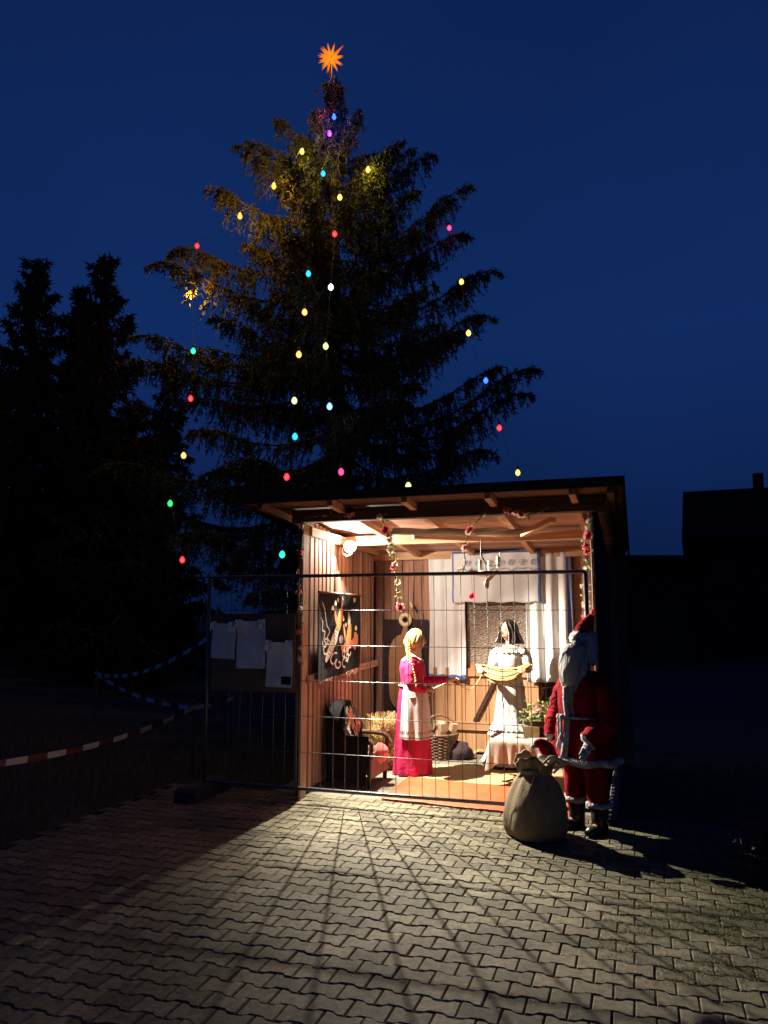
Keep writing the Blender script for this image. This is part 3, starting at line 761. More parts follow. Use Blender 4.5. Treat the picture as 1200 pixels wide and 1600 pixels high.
def make_notices():
    y = -.125
    mb = MB(); mb.box((-.435, y+.018, 1.335), (.87, .008, .72)); o = mb.build('backing_board', M['kraft']); o.matrix_world = HUT
    tag(o, 'brown backing board tied to the left end of the mesh fence', 'board')
    sheets = [(-.865,-.61,1.27,1.60,'white notice sheet with curled top corners next to the fence end post'), (-.595,-.295,1.185,1.625,'tallest white notice sheet in the middle of the brown board'),
              (-.28,-.012,1.02,1.43,'white notice sheet lowest on the board beside the hut post')]
    for i, (x0, x1, z0, z1, lb) in enumerate(sheets):
        t = thing('notice_sheet', lb, 'notice', W(0,0,0), -AL, 'notices on the fence')
        mb = MB(); n = 6; vs = []; fs = []
        for s, off in ((0, 0), (1, .0015)):
            o_ = len(vs)
            for a in range(n+1):
                for b in range(n+1):
                    u, v = a/n, b/n
                    vs.append((x0+(x1-x0)*u+(.012,-.006,.008)[i]*(v-.5), y-.004-.003*i+off-.05*max(0, v-.75)*abs(u-.5)*4-.006*math.sin(v*5+i), z0+(z1-z0)*v-(.010,-.004,.006)[i]*(u-.5)))
            for a in range(n):
                for b in range(n):
                    q = o_+a*(n+1)+b; f = (q, q+n+1, q+n+2, q+1); fs.append(f if s == 0 else f[::-1])
        mb.add(vs, fs); mb.build('sheet', M['paper'], t, smooth=True)
        rs = random.Random(i+3)
        for cx in (x0+.03, x1-.03):   # crumpled corners of the clear sleeve
            mb = MB(); v = []; f = []
            for a in range(5):
                for b in range(5): v.append((cx-.035+.0175*a, y-.02-.012*rs.random()-.01*abs(a-2)/2, z1-.07+.022*b+rs.gauss(0,.006)))
            for a in range(4):
                for b in range(4): q = a*5+b; f.append((q, q+5, q+6, q+1))
            mb.add(v, f); mb.build('sleeve_corner', M['plastic'], t)
    mb = MB(); mb.box((-.075, y-.012, 1.075), (.10, .004, .085)); o = mb.build('dark_card', M['black_cloth']); o.matrix_world = HUT
    tag(o, 'small black card on the lowest notice sheet', 'card')
make_notices()

# ================================================================ FIGURES
def remeshed(name, mb, voxel, m, parent):
    o = mb.build(name, m, parent)
    md = o.modifiers.new('r', 'REMESH'); md.mode = 'VOXEL'; md.voxel_size = voxel; md.use_smooth_shade = True
    sm = o.modifiers.new('s', 'SMOOTH'); sm.factor = .5; sm.iterations = 2
    dg = bpy.context.evaluated_depsgraph_get()
    me = bpy.data.meshes.new_from_object(o.evaluated_get(dg))
    o.modifiers.clear(); old = o.data; o.data = me; bpy.data.meshes.remove(old)
    me.polygons.foreach_set('use_smooth', [True]*len(me.polygons))
    if not me.materials: me.materials.append(m)
    return o
def headfn(d):
    x, y, z = d
    yy = y; xx = x; zz = z
    if z < 0:
        yy *= 1-.34*(-z)**1.6; xx = x if x > 0 else x*(1-.45*(-z)); xx *= 1+.02*(-z)
    def g(a, b, c, s, sz=None): return math.exp(-((y-b)**2/s**2+(z-c)**2/(sz or s)**2))*(1 if x > 0 else 0)
    xx += .26*g(1, 0, -.20, .11, .16)+.10*g(1, 0, -.05, .08, .2)
    xx -= .10*g(1, .34, .06, .16, .12)+.10*g(1, -.34, .06, .16, .12)
    xx += .05*g(1, 0, .22, .5, .1)
    xx += .09*g(1, 0, -.50, .22, .07)+.07*g(1, 0, -.62, .2, .07)-.05*g(1, 0, -.56, .3, .03)
    xx += .10*g(1, 0, -.85, .25, .15)
    return (xx, yy, zz)
def hand(mb, w_, d, up, s=1.0, curl=.6, side=1):
    """palm and five fingers from wrist w_ along d; up is the back of the hand; side: where the thumb leaves"""
    d = Vector(d).normalized(); up = Vector(up); up = (up-d*up.dot(d)).normalized(); lat = d.cross(up)*side; w_ = Vector(w_)
    mb.tube([w_-d*.02*s, w_+d*.02*s, w_+d*.055*s, w_+d*.085*s], [.019*s,.024*s,.030*s,.026*s], 10, flat=.55)
    for k, (o, ln) in enumerate(((-.027,.058),(-.009,.074),(.010,.080),(.028,.070))):
        p = w_+d*.078*s+lat*o*s; pts = [p]; c = curl*(.55+.1*k); dd = d.copy(); a = 0
        for q in range(3):
            a += c; dd = d*math.cos(a)-up*math.sin(a); p = p+dd*ln*s/3*(1.15-.12*q); pts.append(p)
        mb.tube(pts, [.0092*s,.0088*s,.008*s,.006*s], 8)
    p = w_+d*.03*s+lat*.024*s
    mb.tube([p, p+(lat*.7+d*.6-up*.3)*.03*s, p+(lat*.55+d*1.1-up*.9)*.045*s], [.011*s,.010*s,.007*s], 8)
def face(head_m, root, hs, eyecol, browcol):
    """eyes, brows and lips laid on the head; head_m maps head space (unit sphere) to the figure"""
    for sy in (-1, 1):
        mb = MB(); c = head_m @ Vector((.90, sy*.34, .05)); mb.ball(c, (.010*hs,.014*hs,.008*hs), 10, 8)
        e = mb.build('eye', M['eye_white'], root, smooth=True)
        mb = MB(); c = head_m @ Vector((.965, sy*.34, .05)); mb.ball(c, (.006*hs,.007*hs,.007*hs), 8, 6); mb.build('iris', eyecol, e, smooth=True)
        mb = MB(); mb.tube([head_m @ Vector((.93, sy*a, b)) for a, b in ((.16,.19),(.34,.25),(.52,.18))], [.002*hs,.0042*hs,.002*hs], 5); mb.build('eyebrow', browcol, root)
        mb = MB(); mb.tube([head_m @ Vector((.94, sy*a, b)) for a, b in ((.2,.085),(.34,.125),(.48,.07))], .0028*hs, 5); mb.build('eyelid', M['eye'], root)
    mb = MB(); mb.tube([head_m @ Vector((x, a, -.545-.02*abs(a))) for x, a in ((.92,-.2),(1.0,-.08),(1.01,0),(1.0,.08),(.92,.2))], [.002*hs,.0065*hs,.006*hs,.0065*hs,.002*hs], 6); mb.build('lips', M['lip'], root)
def head(mb, M4, nu=40, nv=30):
    vs = []; k = len(mb.v)
    t = MB(); t.ball((0,0,0), 1, nu, nv, fn=headfn)
    mb.add([M4 @ Vector(v) for v in t.v], t.f)
    for sy in (-1, 1):
        t = MB(); t.ball((-.05, sy*.93, -.08), (.16,.09,.26), 10, 8); mb.add([M4 @ Vector(v) for v in t.v], t.f)
def strand_hair(paths, m, name, root, r=.006, n=4):
    mb = MB()
    for p in paths:
        k = len(p); mb.tube(p, [r*(1-.55*(i/(k-1))**3) for i in range(k)], n)
    return mb.build(name, m, root, smooth=True)
def hair_shell(Hm, m, root, a_top, a_low, zend, flare, seed, R0=1.12, gather=0.0, ridge=.035):
    """hair as one thick combed sheet: from the crown over the skull, then hanging; the face stays open"""
    nu, nv = 90, 26; mb = MB()
    def P(u, v, k):
        if v < .5: ph = v/.5*math.pi/2; rr = math.sin(ph); z = math.cos(ph); drop = 0
        else: t = (v-.5)/.5; rr = 1+flare*t-gather*t*t; z = zend*t; drop = t
        sm = min(1, max(0, (v-.05)/.5)); sm = sm*sm*(3-2*sm); half = R(a_top+(a_low-a_top)*sm); az = math.pi+half*(2*u-1)
        rd = 1+ridge*math.sin(u*70+3*mnoise.noise(Vector((u*6, v*3, seed))))*min(1, v*3)+.05*mnoise.noise(Vector((u*9, v*4, seed+3)))
        q = Vector((math.cos(az)*rr, math.sin(az)*rr*1.03, z))*Vector((1,1,1)).x
        q = Vector((q.x*R0*rd*k, q.y*R0*rd*k, z*(1.10 if v < .5 else 1)*(k if v < .5 else 1)))
        if drop: q.z += .06*mnoise.noise(Vector((u*14, 0, seed)))*drop
        return Hm @ q
    for s_, k in ((0, 1.0), (1, .90)):
        vs = [P(i/nu, j/nv, k) for i in range(nu+1) for j in range(nv+1)]
        fs = [(i*(nv+1)+j, i*(nv+1)+j+1, (i+1)*(nv+1)+j+1, (i+1)*(nv+1)+j) for i in range(nu) for j in range(nv)]
        mb.add(vs, fs if s_ == 0 else [f[::-1] for f in fs])
    nb = (nu+1)*(nv+1); e = [i*(nv+1)+nv for i in range(nu+1)]
    mb.f += [(e[i], e[i]+nb, e[i+1]+nb, e[i+1]) for i in range(nu)]
    for i0, f_ in ((0, 1), (nu*(nv+1), 0)): mb.f += [((i0+j, i0+j+nb, i0+j+1+nb, i0+j+1) if f_ else (i0+j+1, i0+j+1+nb, i0+j+nb, i0+j)) for j in range(nv)]
    mb.m = [0]*len(mb.f)
    return mb.build('hair', m, root, smooth=True)
def folds(k, a, ph=0, k2=3): return lambda th: 1+a*math.cos(k*th+ph)+a*.6*math.cos((k+k2)*th+2*ph+1)

def make_spinner():
    base = gpix(645, 1209); root = thing('mannequin', 'mannequin with long blond braid in a pink gown and white apron', 'mannequin', base, R(-4))
    Hm = Matrix.Translation((.035,0,1.405)) @ Matrix.Diagonal((.098,.078,.118,1))
    mb = MB(); head(mb, Hm)
    mb.tube([(.0,0,1.18),(.008,0,1.26),(.02,0,1.33)], [.062,.046,.048], 14)
    mb.tube([(0,0,1.25),(0,0,1.20),(.0,0,1.10),(0,0,.98),(0,0,.86),(0,0,.78)], [.05,.12,.135,.112,.135,.13], 18)
    ra = [(-.01,-.13,1.185),(-.015,-.20,1.08),(.0,-.24,.945),(.06,-.22,.915),(.135,-.17,.895)]
    la = [(-.01,.13,1.185),(.05,.17,1.06),(.13,.17,.965),(.27,.10,.97),(.385,.04,.985)]
    mb.tube(ra, [.05,.046,.038,.032,.024], 12); mb.tube(la, [.05,.046,.038,.032,.024], 12)
    hand(mb, ra[-1], (.8,.3,-.12), (.1,-.95,.3), 1.0, .75, 1); hand(mb, la[-1], (.95,-.1,.1), (0,.5,.9), 1.0, .55, -1)
    for sy in (-1, 1):
        mb.tube([(0,sy*.08,.82),(.01,sy*.08,.46),(0,sy*.08,.09),(.0,sy*.08,.05)], [.085,.058,.036,.035], 12)
        mb.tube([(-.03,sy*.08,.035),(.05,sy*.08,.035),(.11,sy*.08,.028)], [.036,.036,.024], 10)
    remeshed('body', mb, .006, M['skin'], root)
    face(Hm, root, 1.0, M['eye'], M['blond'])
    # gown
    mb = MB(); rings = []; n = 64
    prof = [(.012,.205,.20,.10),(.20,.195,.19,.085),(.45,.18,.17,.06),(.70,.162,.15,.035),(.85,.148,.135,.012),(.93,.128,.118,0),(1.0,.124,.126,0),(1.10,.140,.148,0),(1.18,.125,.155,0),(1.215,.085,.115,0),(1.235,.066,.075,0)]
    for z, rx, ry, a in prof: rings.append(ell((.0,0,z), rx, ry, n, folds(9, a*.6, .8)))
    mb.loft(rings, cap0=False, cap1=False); mb.build('gown', M['pink_cloth'], root, smooth=True)
    for arm, nm in ((ra, 'sleeve'), (la, 'sleeve')):
        mb = MB(); pts = bez(arm, 7); k = len(pts)
        rr = [(.074-.036*(i/(k-1))**.8)*(1+.07*math.sin(i*1.7)+.04*math.sin(i*3.1)) for i in range(k)]; rr[0] = .06
        mb.tube(pts, rr, 16, cap=False); mb.build(nm, M['pink_cloth'], root, smooth=True)
    # apron
    mb = MB(); nu, nv = 50, 20
    def P(u, v, o=0.0):
        th = R(-128)+R(228)*u; z = .93-.545*v
        rx = np.interp(z, [.38,.45,.70,.85,.93], [.192,.188,.168,.153,.133])+.008+o; ry = np.interp(z, [.38,.45,.70,.85,.93], [.184,.178,.158,.14,.122])+.008+o
        f = 1+.055*v*math.cos(11*th+.5)+.03*v*math.cos(6*th)
        return Vector((rx*f*math.cos(th), ry*f*math.sin(th), z-.012*math.sin(4*u)*v))
    for s, o in ((0, .004), (1, 0)):
        vs = [P(i/nu, j/nv, o) for i in range(nu+1) for j in range(nv+1)]
        fs = [(i*(nv+1)+j, i*(nv+1)+j+1, (i+1)*(nv+1)+j+1, (i+1)*(nv+1)+j) for i in range(nu) for j in range(nv)]
        mb.add(vs, [f[::-1] for f in fs] if s == 0 else fs)
    ap = mb.build('apron', M['apron'], root, smooth=True)
    mb = MB()
    for v0, v1 in ((.955,.97),):
        vs = [P(i/nu, v, .0065) for i in range(nu+1) for v in (v0, v1)]; mb.add(vs, [(2*i, 2*i+2, 2*i+3, 2*i+1) for i in range(nu)])
    rs = random.Random(5)
    for i in range(46):
        u = (i+.5)/46
        if rs.random() < .25: continue
        h = .018+.02*rs.random(); vs = [P(u-.006, .87-h, .0065), P(u+.006, .87-h*.6, .0065), P(u+.005, .87+h, .0065), P(u-.005, .87+h*.7, .0065)]; mb.add(vs, [(0,1,2,3)])
    mb.build('hem_embroidery', M['hem_dark'], ap)
    mb = MB(); mb.tube([(math.cos(a)*.137, math.sin(a)*.127, .925) for a in [2*math.pi*i/40 for i in range(40)]], .011, 8, closed=True); mb.build('waistband', M['apron'], root, smooth=True)
    # hair: scalp strands swept back to the nape, braid in front of the shoulder
    hair_shell(Hm, M['blond'], root, 172, 112, -.62, .06, 2, 1.13, .45)
    mb = MB(); mb.ball(Hm @ Vector((-.85,-.1,-.15)), (.045,.055,.055), 18, 12, fn=lambda d: tuple(q*(1+.08*math.sin(9*d[2]+6*d[1])) for q in d)); mb.build('hair_knot', M['blond'], root, smooth=True)
    mb = MB(); br = bez([(-.045,-.095,1.375),(-.035,-.135,1.28),(-.01,-.205,1.17),(.02,-.245,1.06),(.045,-.270,.965)], 8)
    for i, p in enumerate(br[:-2]):
        t = i/(len(br)-1); s = 1-.45*t
        sd = 1 if i % 2 else -1
        mb.ball((p.x+sd*.011*s, p.y-.004, p.z), (.021*s,.019*s,.026*s), 8, 6)
    e = br[-2]; mb.tube([e, e+Vector((.004,-.01,-.03)), e+Vector((.006,-.012,-.06))], [.008,.012,.004], 7)
    mb.build('braid', M['blond'], root, smooth=True)
    # the distaff rod held in both hands
    a = base+Matrix.Rotation(R(-4), 3, 'Z') @ Vector((.14,-.16,.865)); b = base+Matrix.Rotation(R(-4), 3, 'Z') @ Vector((.475,.03,1.0))
    mb = MB(); mb.tube([a.lerp(b, t/8) for t in range(9)], [.006,.009,.010,.009,.008,.008,.009,.010,.005], 8)
    tag(mb.build('spinning_rod', M['coral_rim'], smooth=True), 'pale wooden rod held across both hands of the blond mannequin', 'rod')
    return base
make_spinner()

def make_winder():
    base = W(1.63, 2.22); ang = R(-112); root = thing('mannequin', 'dark-haired mannequin in a white ruffled dress holding a yarn skein', 'mannequin', base, ang)
    Hm = Matrix.Translation((.03,0,1.50)) @ Matrix.Rotation(R(-34), 4, 'Z') @ Matrix.Diagonal((.098,.078,.120,1))
    mb = MB(); head(mb, Hm)
    mb.tube([(.0,0,1.27),(.006,0,1.35),(.015,0,1.43)], [.062,.045,.048], 14)
    mb.tube([(0,0,1.34),(0,0,1.29),(.0,0,1.18),(0,0,1.04),(0,0,.92),(0,0,.84)], [.05,.12,.14,.108,.14,.14], 18)
    ra = [(-.01,-.125,1.275),(.0,-.175,1.18),(.03,-.215,1.06),(.14,-.25,1.055),(.25,-.27,1.06)]
    la = [(-.01,.125,1.275),(.0,.175,1.18),(.03,.215,1.06),(.14,.225,1.065),(.25,.23,1.075)]
    mb.tube(ra, [.05,.044,.038,.032,.024], 12); mb.tube(la, [.05,.044,.038,.032,.024], 12)
    hand(mb, ra[-1], (.98,0,.12), (.0,-.6,.8), 1.0, .5, -1); hand(mb, la[-1], (.98,-.1,.12), (0,.6,.8), 1.0, .5, 1)
    for sy in (-1, 1):
        mb.tube([(0,sy*.08,.88),(.01,sy*.08,.48),(0,sy*.08,.09),(.0,sy*.08,.05)], [.085,.058,.036,.035], 12)
        mb.tube([(-.03,sy*.08,.035),(.05,sy*.08,.035),(.11,sy*.08,.028)], [.036,.036,.024], 10)
    remeshed('body', mb, .006, M['skin'], root)
    face(Hm, root, 1.0, M['eye'], M['black_hair'])
    mb = MB(); rings = []; n = 72
    prof = [(.05,.31,.30,.12),(.18,.275,.27,.12),(.30,.24,.24,.10),(.42,.215,.215,.09),(.43,.20,.20,.09),(.60,.18,.18,.07),(.80,.155,.155,.045),(.93,.14,.138,.02),(1.02,.118,.122,.005),(1.08,.120,.128,0),(1.18,.145,.155,.01),(1.26,.12,.16,.01),(1.31,.085,.115,0),(1.335,.062,.072,0)]
    for z, rx, ry, a in prof: rings.append(ell((.0,0,z), rx, ry, n, folds(13, a*.55, .3, 4)))
    mb.loft(rings, cap0=False, cap1=False); mb.build('dress', M['ivory'], root, smooth=True)
    def ruffle(name, z, rx, ry, drop, flare, k, a, par=root):
        mb = MB(); r = []
        for i in range(5):
            t = i/4; r.append(ell((0,0,z-drop*t), (rx+flare*t), (ry+flare*t), 120, lambda th, t=t: 1+a*t*math.cos(k*th)))
        for i in range(4, -1, -1):
            t = i/4; r.append(ell((0,0,z-drop*t), (rx+flare*t)-.004, (ry+flare*t)-.004, 120, lambda th, t=t: 1+a*t*math.cos(k*th)))
        mb.loft(r, cap0=False, cap1=False); mb.build(name, M['ivory'], par, smooth=True)
    ruffle('ruffle', .48, .205, .205, .085, .05, 26, .04); ruffle('ruffle', .40, .232, .232, .06, .04, 30, .035); ruffle('ruffle', .16, .295, .29, .12, .06, 30, .035)
    ruffle('collar_ruffle', 1.318, .078, .100, .065, .065, 18, .06)
    for arm in (ra, la):
        mb = MB(); pts = bez(arm[:3], 8); k = len(pts)
        rr = [.052+.024*math.sin(math.pi*min(1, i/(k-1)*1.15))**.7*(1+.06*math.sin(i*2.2)) for i in range(k)]; rr[-1] = .058; rr[-2] = .050
        mb.tube(pts, rr, 18, cap=False); mb.build('puff_sleeve', M['ivory'], root, smooth=True)
        sh = Vector(arm[0]); mb = MB(); r = []
        for i in range(4):
            t = i/3; c_ = sh.lerp(Vector(arm[1]), .15+.3*t)
            r.append([(c_.x+math.cos(a)*(.055+.035*t)*(1+.10*t*math.cos(9*a)), c_.y+math.sin(a)*(.045+.04*t)*(1+.10*t*math.cos(9*a)), c_.z+.05-.035*t) for a in [2*math.pi*j/60 for j in range(60)]])
        mb.loft(r, cap0=False, cap1=False); mb.build('shoulder_ruffle', M['ivory'], root, smooth=True)
    # dark bob
    hair_shell(Hm, M['black_hair'], root, 172, 132, -1.2, .55, 5, 1.2, 0, .05)
    # skein of yarn over both forearms
    sk = thing('yarn_skein', 'cream skein of yarn stretched between the hands of the dark-haired mannequin', 'yarn', base, ang)
    mb = MB(); rs = random.Random(9)
    for i in range(30):
        j = lambda s=.012: rs.gauss(0, s)
        o = (j(.010), j(.012), j(.012)); dz = j(.018); dx = j(.014)
        pts = [(.235,-.315,1.10),(.30,-.27,1.075),(.345,-.14,1.005),(.36,0,.985),(.345,.13,1.02),(.30,.23,1.10),(.24,.275,1.115),(.20,.24,1.115),(.20,.13,1.06),(.205,0,1.045),(.20,-.14,1.055),(.20,-.27,1.095)]
        pts = [Vector(p)+Vector((o[0]+dx*(1 if abs(p[1]) < .2 else .3), o[1], o[2]+dz*(1 if abs(p[1]) < .2 else .2))) for p in pts]
        cl = bez(pts+[pts[0]], 4)[:-1]; mb.tube(cl, .0062, 5, closed=True)
    mb.build('strands', M['yarn'], sk, smooth=True)
    # thread running to the blond figure
    Rm = Matrix.Rotation(ang, 3, 'Z'); p0 = base+Rm @ Vector((.27,-.25,1.04)); p1 = gpix(645,1209)+Vector((.47,.0,.99))
    mid = (p0+p1)/2; mb = MB(); mb.tube(bez([p0, p0.lerp(mid,.5)+Vector((0,0,-.10)), mid+Vector((0,0,-.15)), mid.lerp(p1,.6)+Vector((0,0,-.09)), p1], 8), .0042, 5)
    tag(mb.build('yarn_thread', M['yarn'], smooth=True), 'thread sagging from the yarn skein to the blond mannequin', 'thread')
make_winder()

def make_santa():
    base = gpix(920, 1298); ang = R(-148); root = thing('santa_figure', 'Santa figure in red coat with long grey beard beside the jute sack', 'figure', base, ang)
    Hm = Matrix.Translation((.03,0,1.425)) @ Matrix.Diagonal((.102,.086,.118,1))
    mb = MB(); head(mb, Hm)
    mb.tube([(.0,0,1.16),(.008,0,1.25),(.02,0,1.33)], [.07,.056,.056], 14)
    mb.tube([(0,0,1.25),(0,0,1.18),(.02,0,1.05),(.02,0,.90),(0,0,.78),(0,0,.70)], [.06,.135,.155,.155,.15,.14], 18)
    ra = [(-.01,-.155,1.165),(.0,-.225,1.06),(.02,-.26,.90),(.08,-.25,.80),(.12,-.235,.70)]
    la = [(-.01,.155,1.165),(.0,.225,1.06),(.02,.27,.90),(.10,.24,.80),(.19,.20,.72)]
    mb.tube(ra, [.058,.052,.044,.038,.028], 12); mb.tube(la, [.058,.052,.044,.038,.028], 12)
    for sy in (-1, 1):
        mb.tube([(0,sy*.10,.75),(.02,sy*.115,.45),(0,sy*.12,.12),(.0,sy*.12,.06)], [.095,.07,.05,.048], 12)
        mb.tube([(-.04,sy*.12,.04),(.06,sy*.125,.042),(.14,sy*.135,.034)], [.045,.045,.030], 10)
    remeshed('body', mb, .008, M['skin'], root)
    face(Hm, root, 1.05, M['eye'], M['beard'])
    for arm, d, sd in ((ra, (.25,.05,-.97), 1), (la, (.6,.35,-.5), -1)):
        mb = MB(); hand(mb, arm[-1], d, (.2, -.9 if sd == 1 else .9, 0), 1.15, .3, sd); remeshed('glove', mb, .005, M['glove'], root)
    # trousers and boots
    for sy in (-1, 1):
        mb = MB(); mb.tube(bez([(0,sy*.085,.74),(.015,sy*.11,.48),(.005,sy*.118,.26),(.0,sy*.12,.20)], 6), [.105]*6+[.09]*6+[.082]*6+[.085], 18); mb.build('trouser_leg', M['santa_red'], root, smooth=True)
        mb = MB(); mb.tube([(0,sy*.12,.24),(0,sy*.12,.12),(0,sy*.12,.0)], [.074,.066,.062], 16); mb.tube([(-.05,sy*.12,.036),(.03,sy*.124,.042),(.11,sy*.132,.040),(.165,sy*.138,.03)], [.040,.050,.048,.026], 12, flat=.8); mb.build('boot', M['boot'], root, smooth=True)
        mb = MB(); mb.tube([(math.cos(a)*.084, sy*.12+math.sin(a)*.084, .225+.004*math.sin(5*a)) for a in [2*math.pi*i/28 for i in range(28)]], .022, 8, closed=True); mb.build('boot_trim', M['fur'], root, smooth=True)
    # coat
    mb = MB(); rings = []; n = 64
    prof = [(.555,.235,.265,.05),(.62,.225,.255,.05),(.74,.20,.235,.035),(.86,.175,.205,.01),(.90,.170,.195,.0),(.98,.178,.20,.01),(1.08,.172,.205,0),(1.16,.14,.205,0),(1.205,.11,.16,0),(1.24,.08,.10,0)]
    for z, rx, ry, a in prof: rings.append(ell((.01,0,z), rx*.9, ry, n, lambda th, a=a: folds(8, a*.8, .5)(th)*(1/(abs(math.cos(th))**3.2+abs(math.sin(th))**3.2))**(1/3.2)))
    mb.loft(rings, cap0=False, cap1=False); coat = mb.build('coat', M['santa_red'], root, smooth=True)
    mb = MB(); mb.tube([(.01+math.cos(a)*.24*folds(8,.04,.5)(a), math.sin(a)*.27*folds(8,.04,.5)(a), .555+.006*math.sin(7*a)) for a in [2*math.pi*i/72 for i in range(72)]], .030, 8, closed=True); mb.build('hem_trim', M['fur'], coat, smooth=True)
    mb = MB(); mb.tube(bez([(.195,-.005,1.12),(.195,-.01,1.0),(.185,-.01,.90),(.205,-.005,.78),(.25,.0,.57)], 6), .026, 8); mb.build('front_trim', M['fur'], coat, smooth=True)
    for arm in (ra, la):
        mb = MB(); pts = bez(arm, 7); k = len(pts)
        mb.tube(pts, [(.066+.022*math.sin(math.pi*i/(k-1))+.012*(i/(k-1)))*(1+.05*math.sin(i*1.9)) for i in range(k)], 18, cap=False); mb.build('sleeve', M['santa_red'], root, smooth=True)
        a = Vector(arm[-1]); d = (a-Vector(arm[-2])).normalized(); mb = MB(); mb.tube([a-d*.045, a-d*.03, a, a+d*.02], [.06,.078,.078,.055], 14, cap=True); mb.build('cuff', M['fur'], root, smooth=True)
    # belt cord with pompom ends
    mb = MB(); mb.tube([(.012+math.cos(a)*.180, math.sin(a)*.205, .885) for a in [2*math.pi*i/48 for i in range(48)]], .011, 7, closed=True); cord = mb.build('belt_cord', M['fur'], root, smooth=True)
    for o, l in (((.196,-.075),.21),((.205,-.035),.15)):
        mb = MB(); mb.tube(bez([(o[0],o[1],.885),(o[0]+.02,o[1]-.005,.86),(o[0]+.025,o[1],.885-l)], 6), .010, 7); mb.ball((o[0]+.027,o[1],.875-l), (.022,.022,.034), 10, 8); mb.ball((o[0]+.016,o[1],.885), (.024,.022,.024), 10, 8); mb.build('tassel', M['fur'], cord, smooth=True)
    # beard, moustache, brows, hair
    def lump(seed, amp): return lambda d: tuple(c*(1+amp*mnoise.noise(Vector((d[0]*3.2+seed, d[1]*3.2, d[2]*5)))) for c in d)
    mb = MB(); rings = []; n = 40
    for i in range(18):
        t = i/17; z = 1.45-.46*t; hw = .108*(1-.10*t)*(1-max(0,t-.35)**1.6*1.75)+.003; dp = .085*(1-.25*t)*(1-max(0,t-.45)**1.7*2.0)+.004
        cx = .085+.055*math.sin(math.pi*min(1,t*.9)); cy = -.012*t*2
        rings.append([(cx+math.cos(a)*dp*(1+.16*mnoise.noise(Vector((a*1.5, t*5, 1)))), cy+math.sin(a)*hw*(1+.10*mnoise.noise(Vector((a*2, t*4, 7)))+.05*math.cos(9*a+3*t)), z) for a in [2*math.pi*j/n for j in range(n)]])
    mb.loft(rings); mb.build('beard', M['beard'], root, smooth=True)
    rs = random.Random(3); paths = []
    for i in range(420):
        a = rs.uniform(-1.5, 1.5); y0 = math.sin(a)*.098; L = .30+.16*rs.random()
        p0 = Vector((.03+math.cos(a)*.10, y0, 1.44-.05*math.cos(a)-.05*rs.random()))
        paths.append([p0, p0+Vector((.035,.01*rs.gauss(0,1),-L*.35)), p0+Vector((.055,-y0*.35+rs.gauss(0,.008),-L*.7)), p0+Vector((.045+rs.gauss(0,.008),-y0*.85-.012+rs.gauss(0,.006),-L))])
    strand_hair(paths, M['beard'], 'beard_locks', root, .0075, 5)
    for sy in (-1, 1):
        mb = MB(); mb.tube(bez([(.135,sy*.008,1.395),(.142,sy*.04,1.378),(.125,sy*.085,1.345)], 6), [.010,.014,.016,.017,.018,.018,.017,.016,.014,.012,.010,.007,.004], 10); mb.build('moustache', M['beard'], root, smooth=True)
        mb = MB(); mb.tube([(.118,sy*.015,1.462),(.128,sy*.042,1.472),(.108,sy*.075,1.458)], [.007,.011,.005], 8); mb.build('bushy_brow', M['beard'], root, smooth=True)
        mb = MB(); mb.ball((-.0,sy*.088,1.41), (.075,.03,.13), 14, 12, fn=lump(3, .3)); mb.build('side_hair', M['beard'], root, smooth=True)
    mb = MB(); mb.ball((-.01,0,1.50), (.116,.112,.075), 26, 12, fn=lump(8, .16)); mb.build('hat_brim', M['fur'], root, smooth=True)
    mb = MB(); pts = bez([(-.01,0,1.51),(-.02,.012,1.57),(-.03,.045,1.635),(-.035,.082,1.69)], 6); k = len(pts); mb.tube(pts, [.090*(1-(i/(k-1)))**.8+.010 for i in range(k)], 18); mb.build('hat', M['santa_red'], root, smooth=True)
    mb = MB(); mb.ball((-.035,.09,1.705), (.02,.02,.024), 10, 8); mb.build('hat_pompom', M['rose'], root, smooth=True)
make_santa()

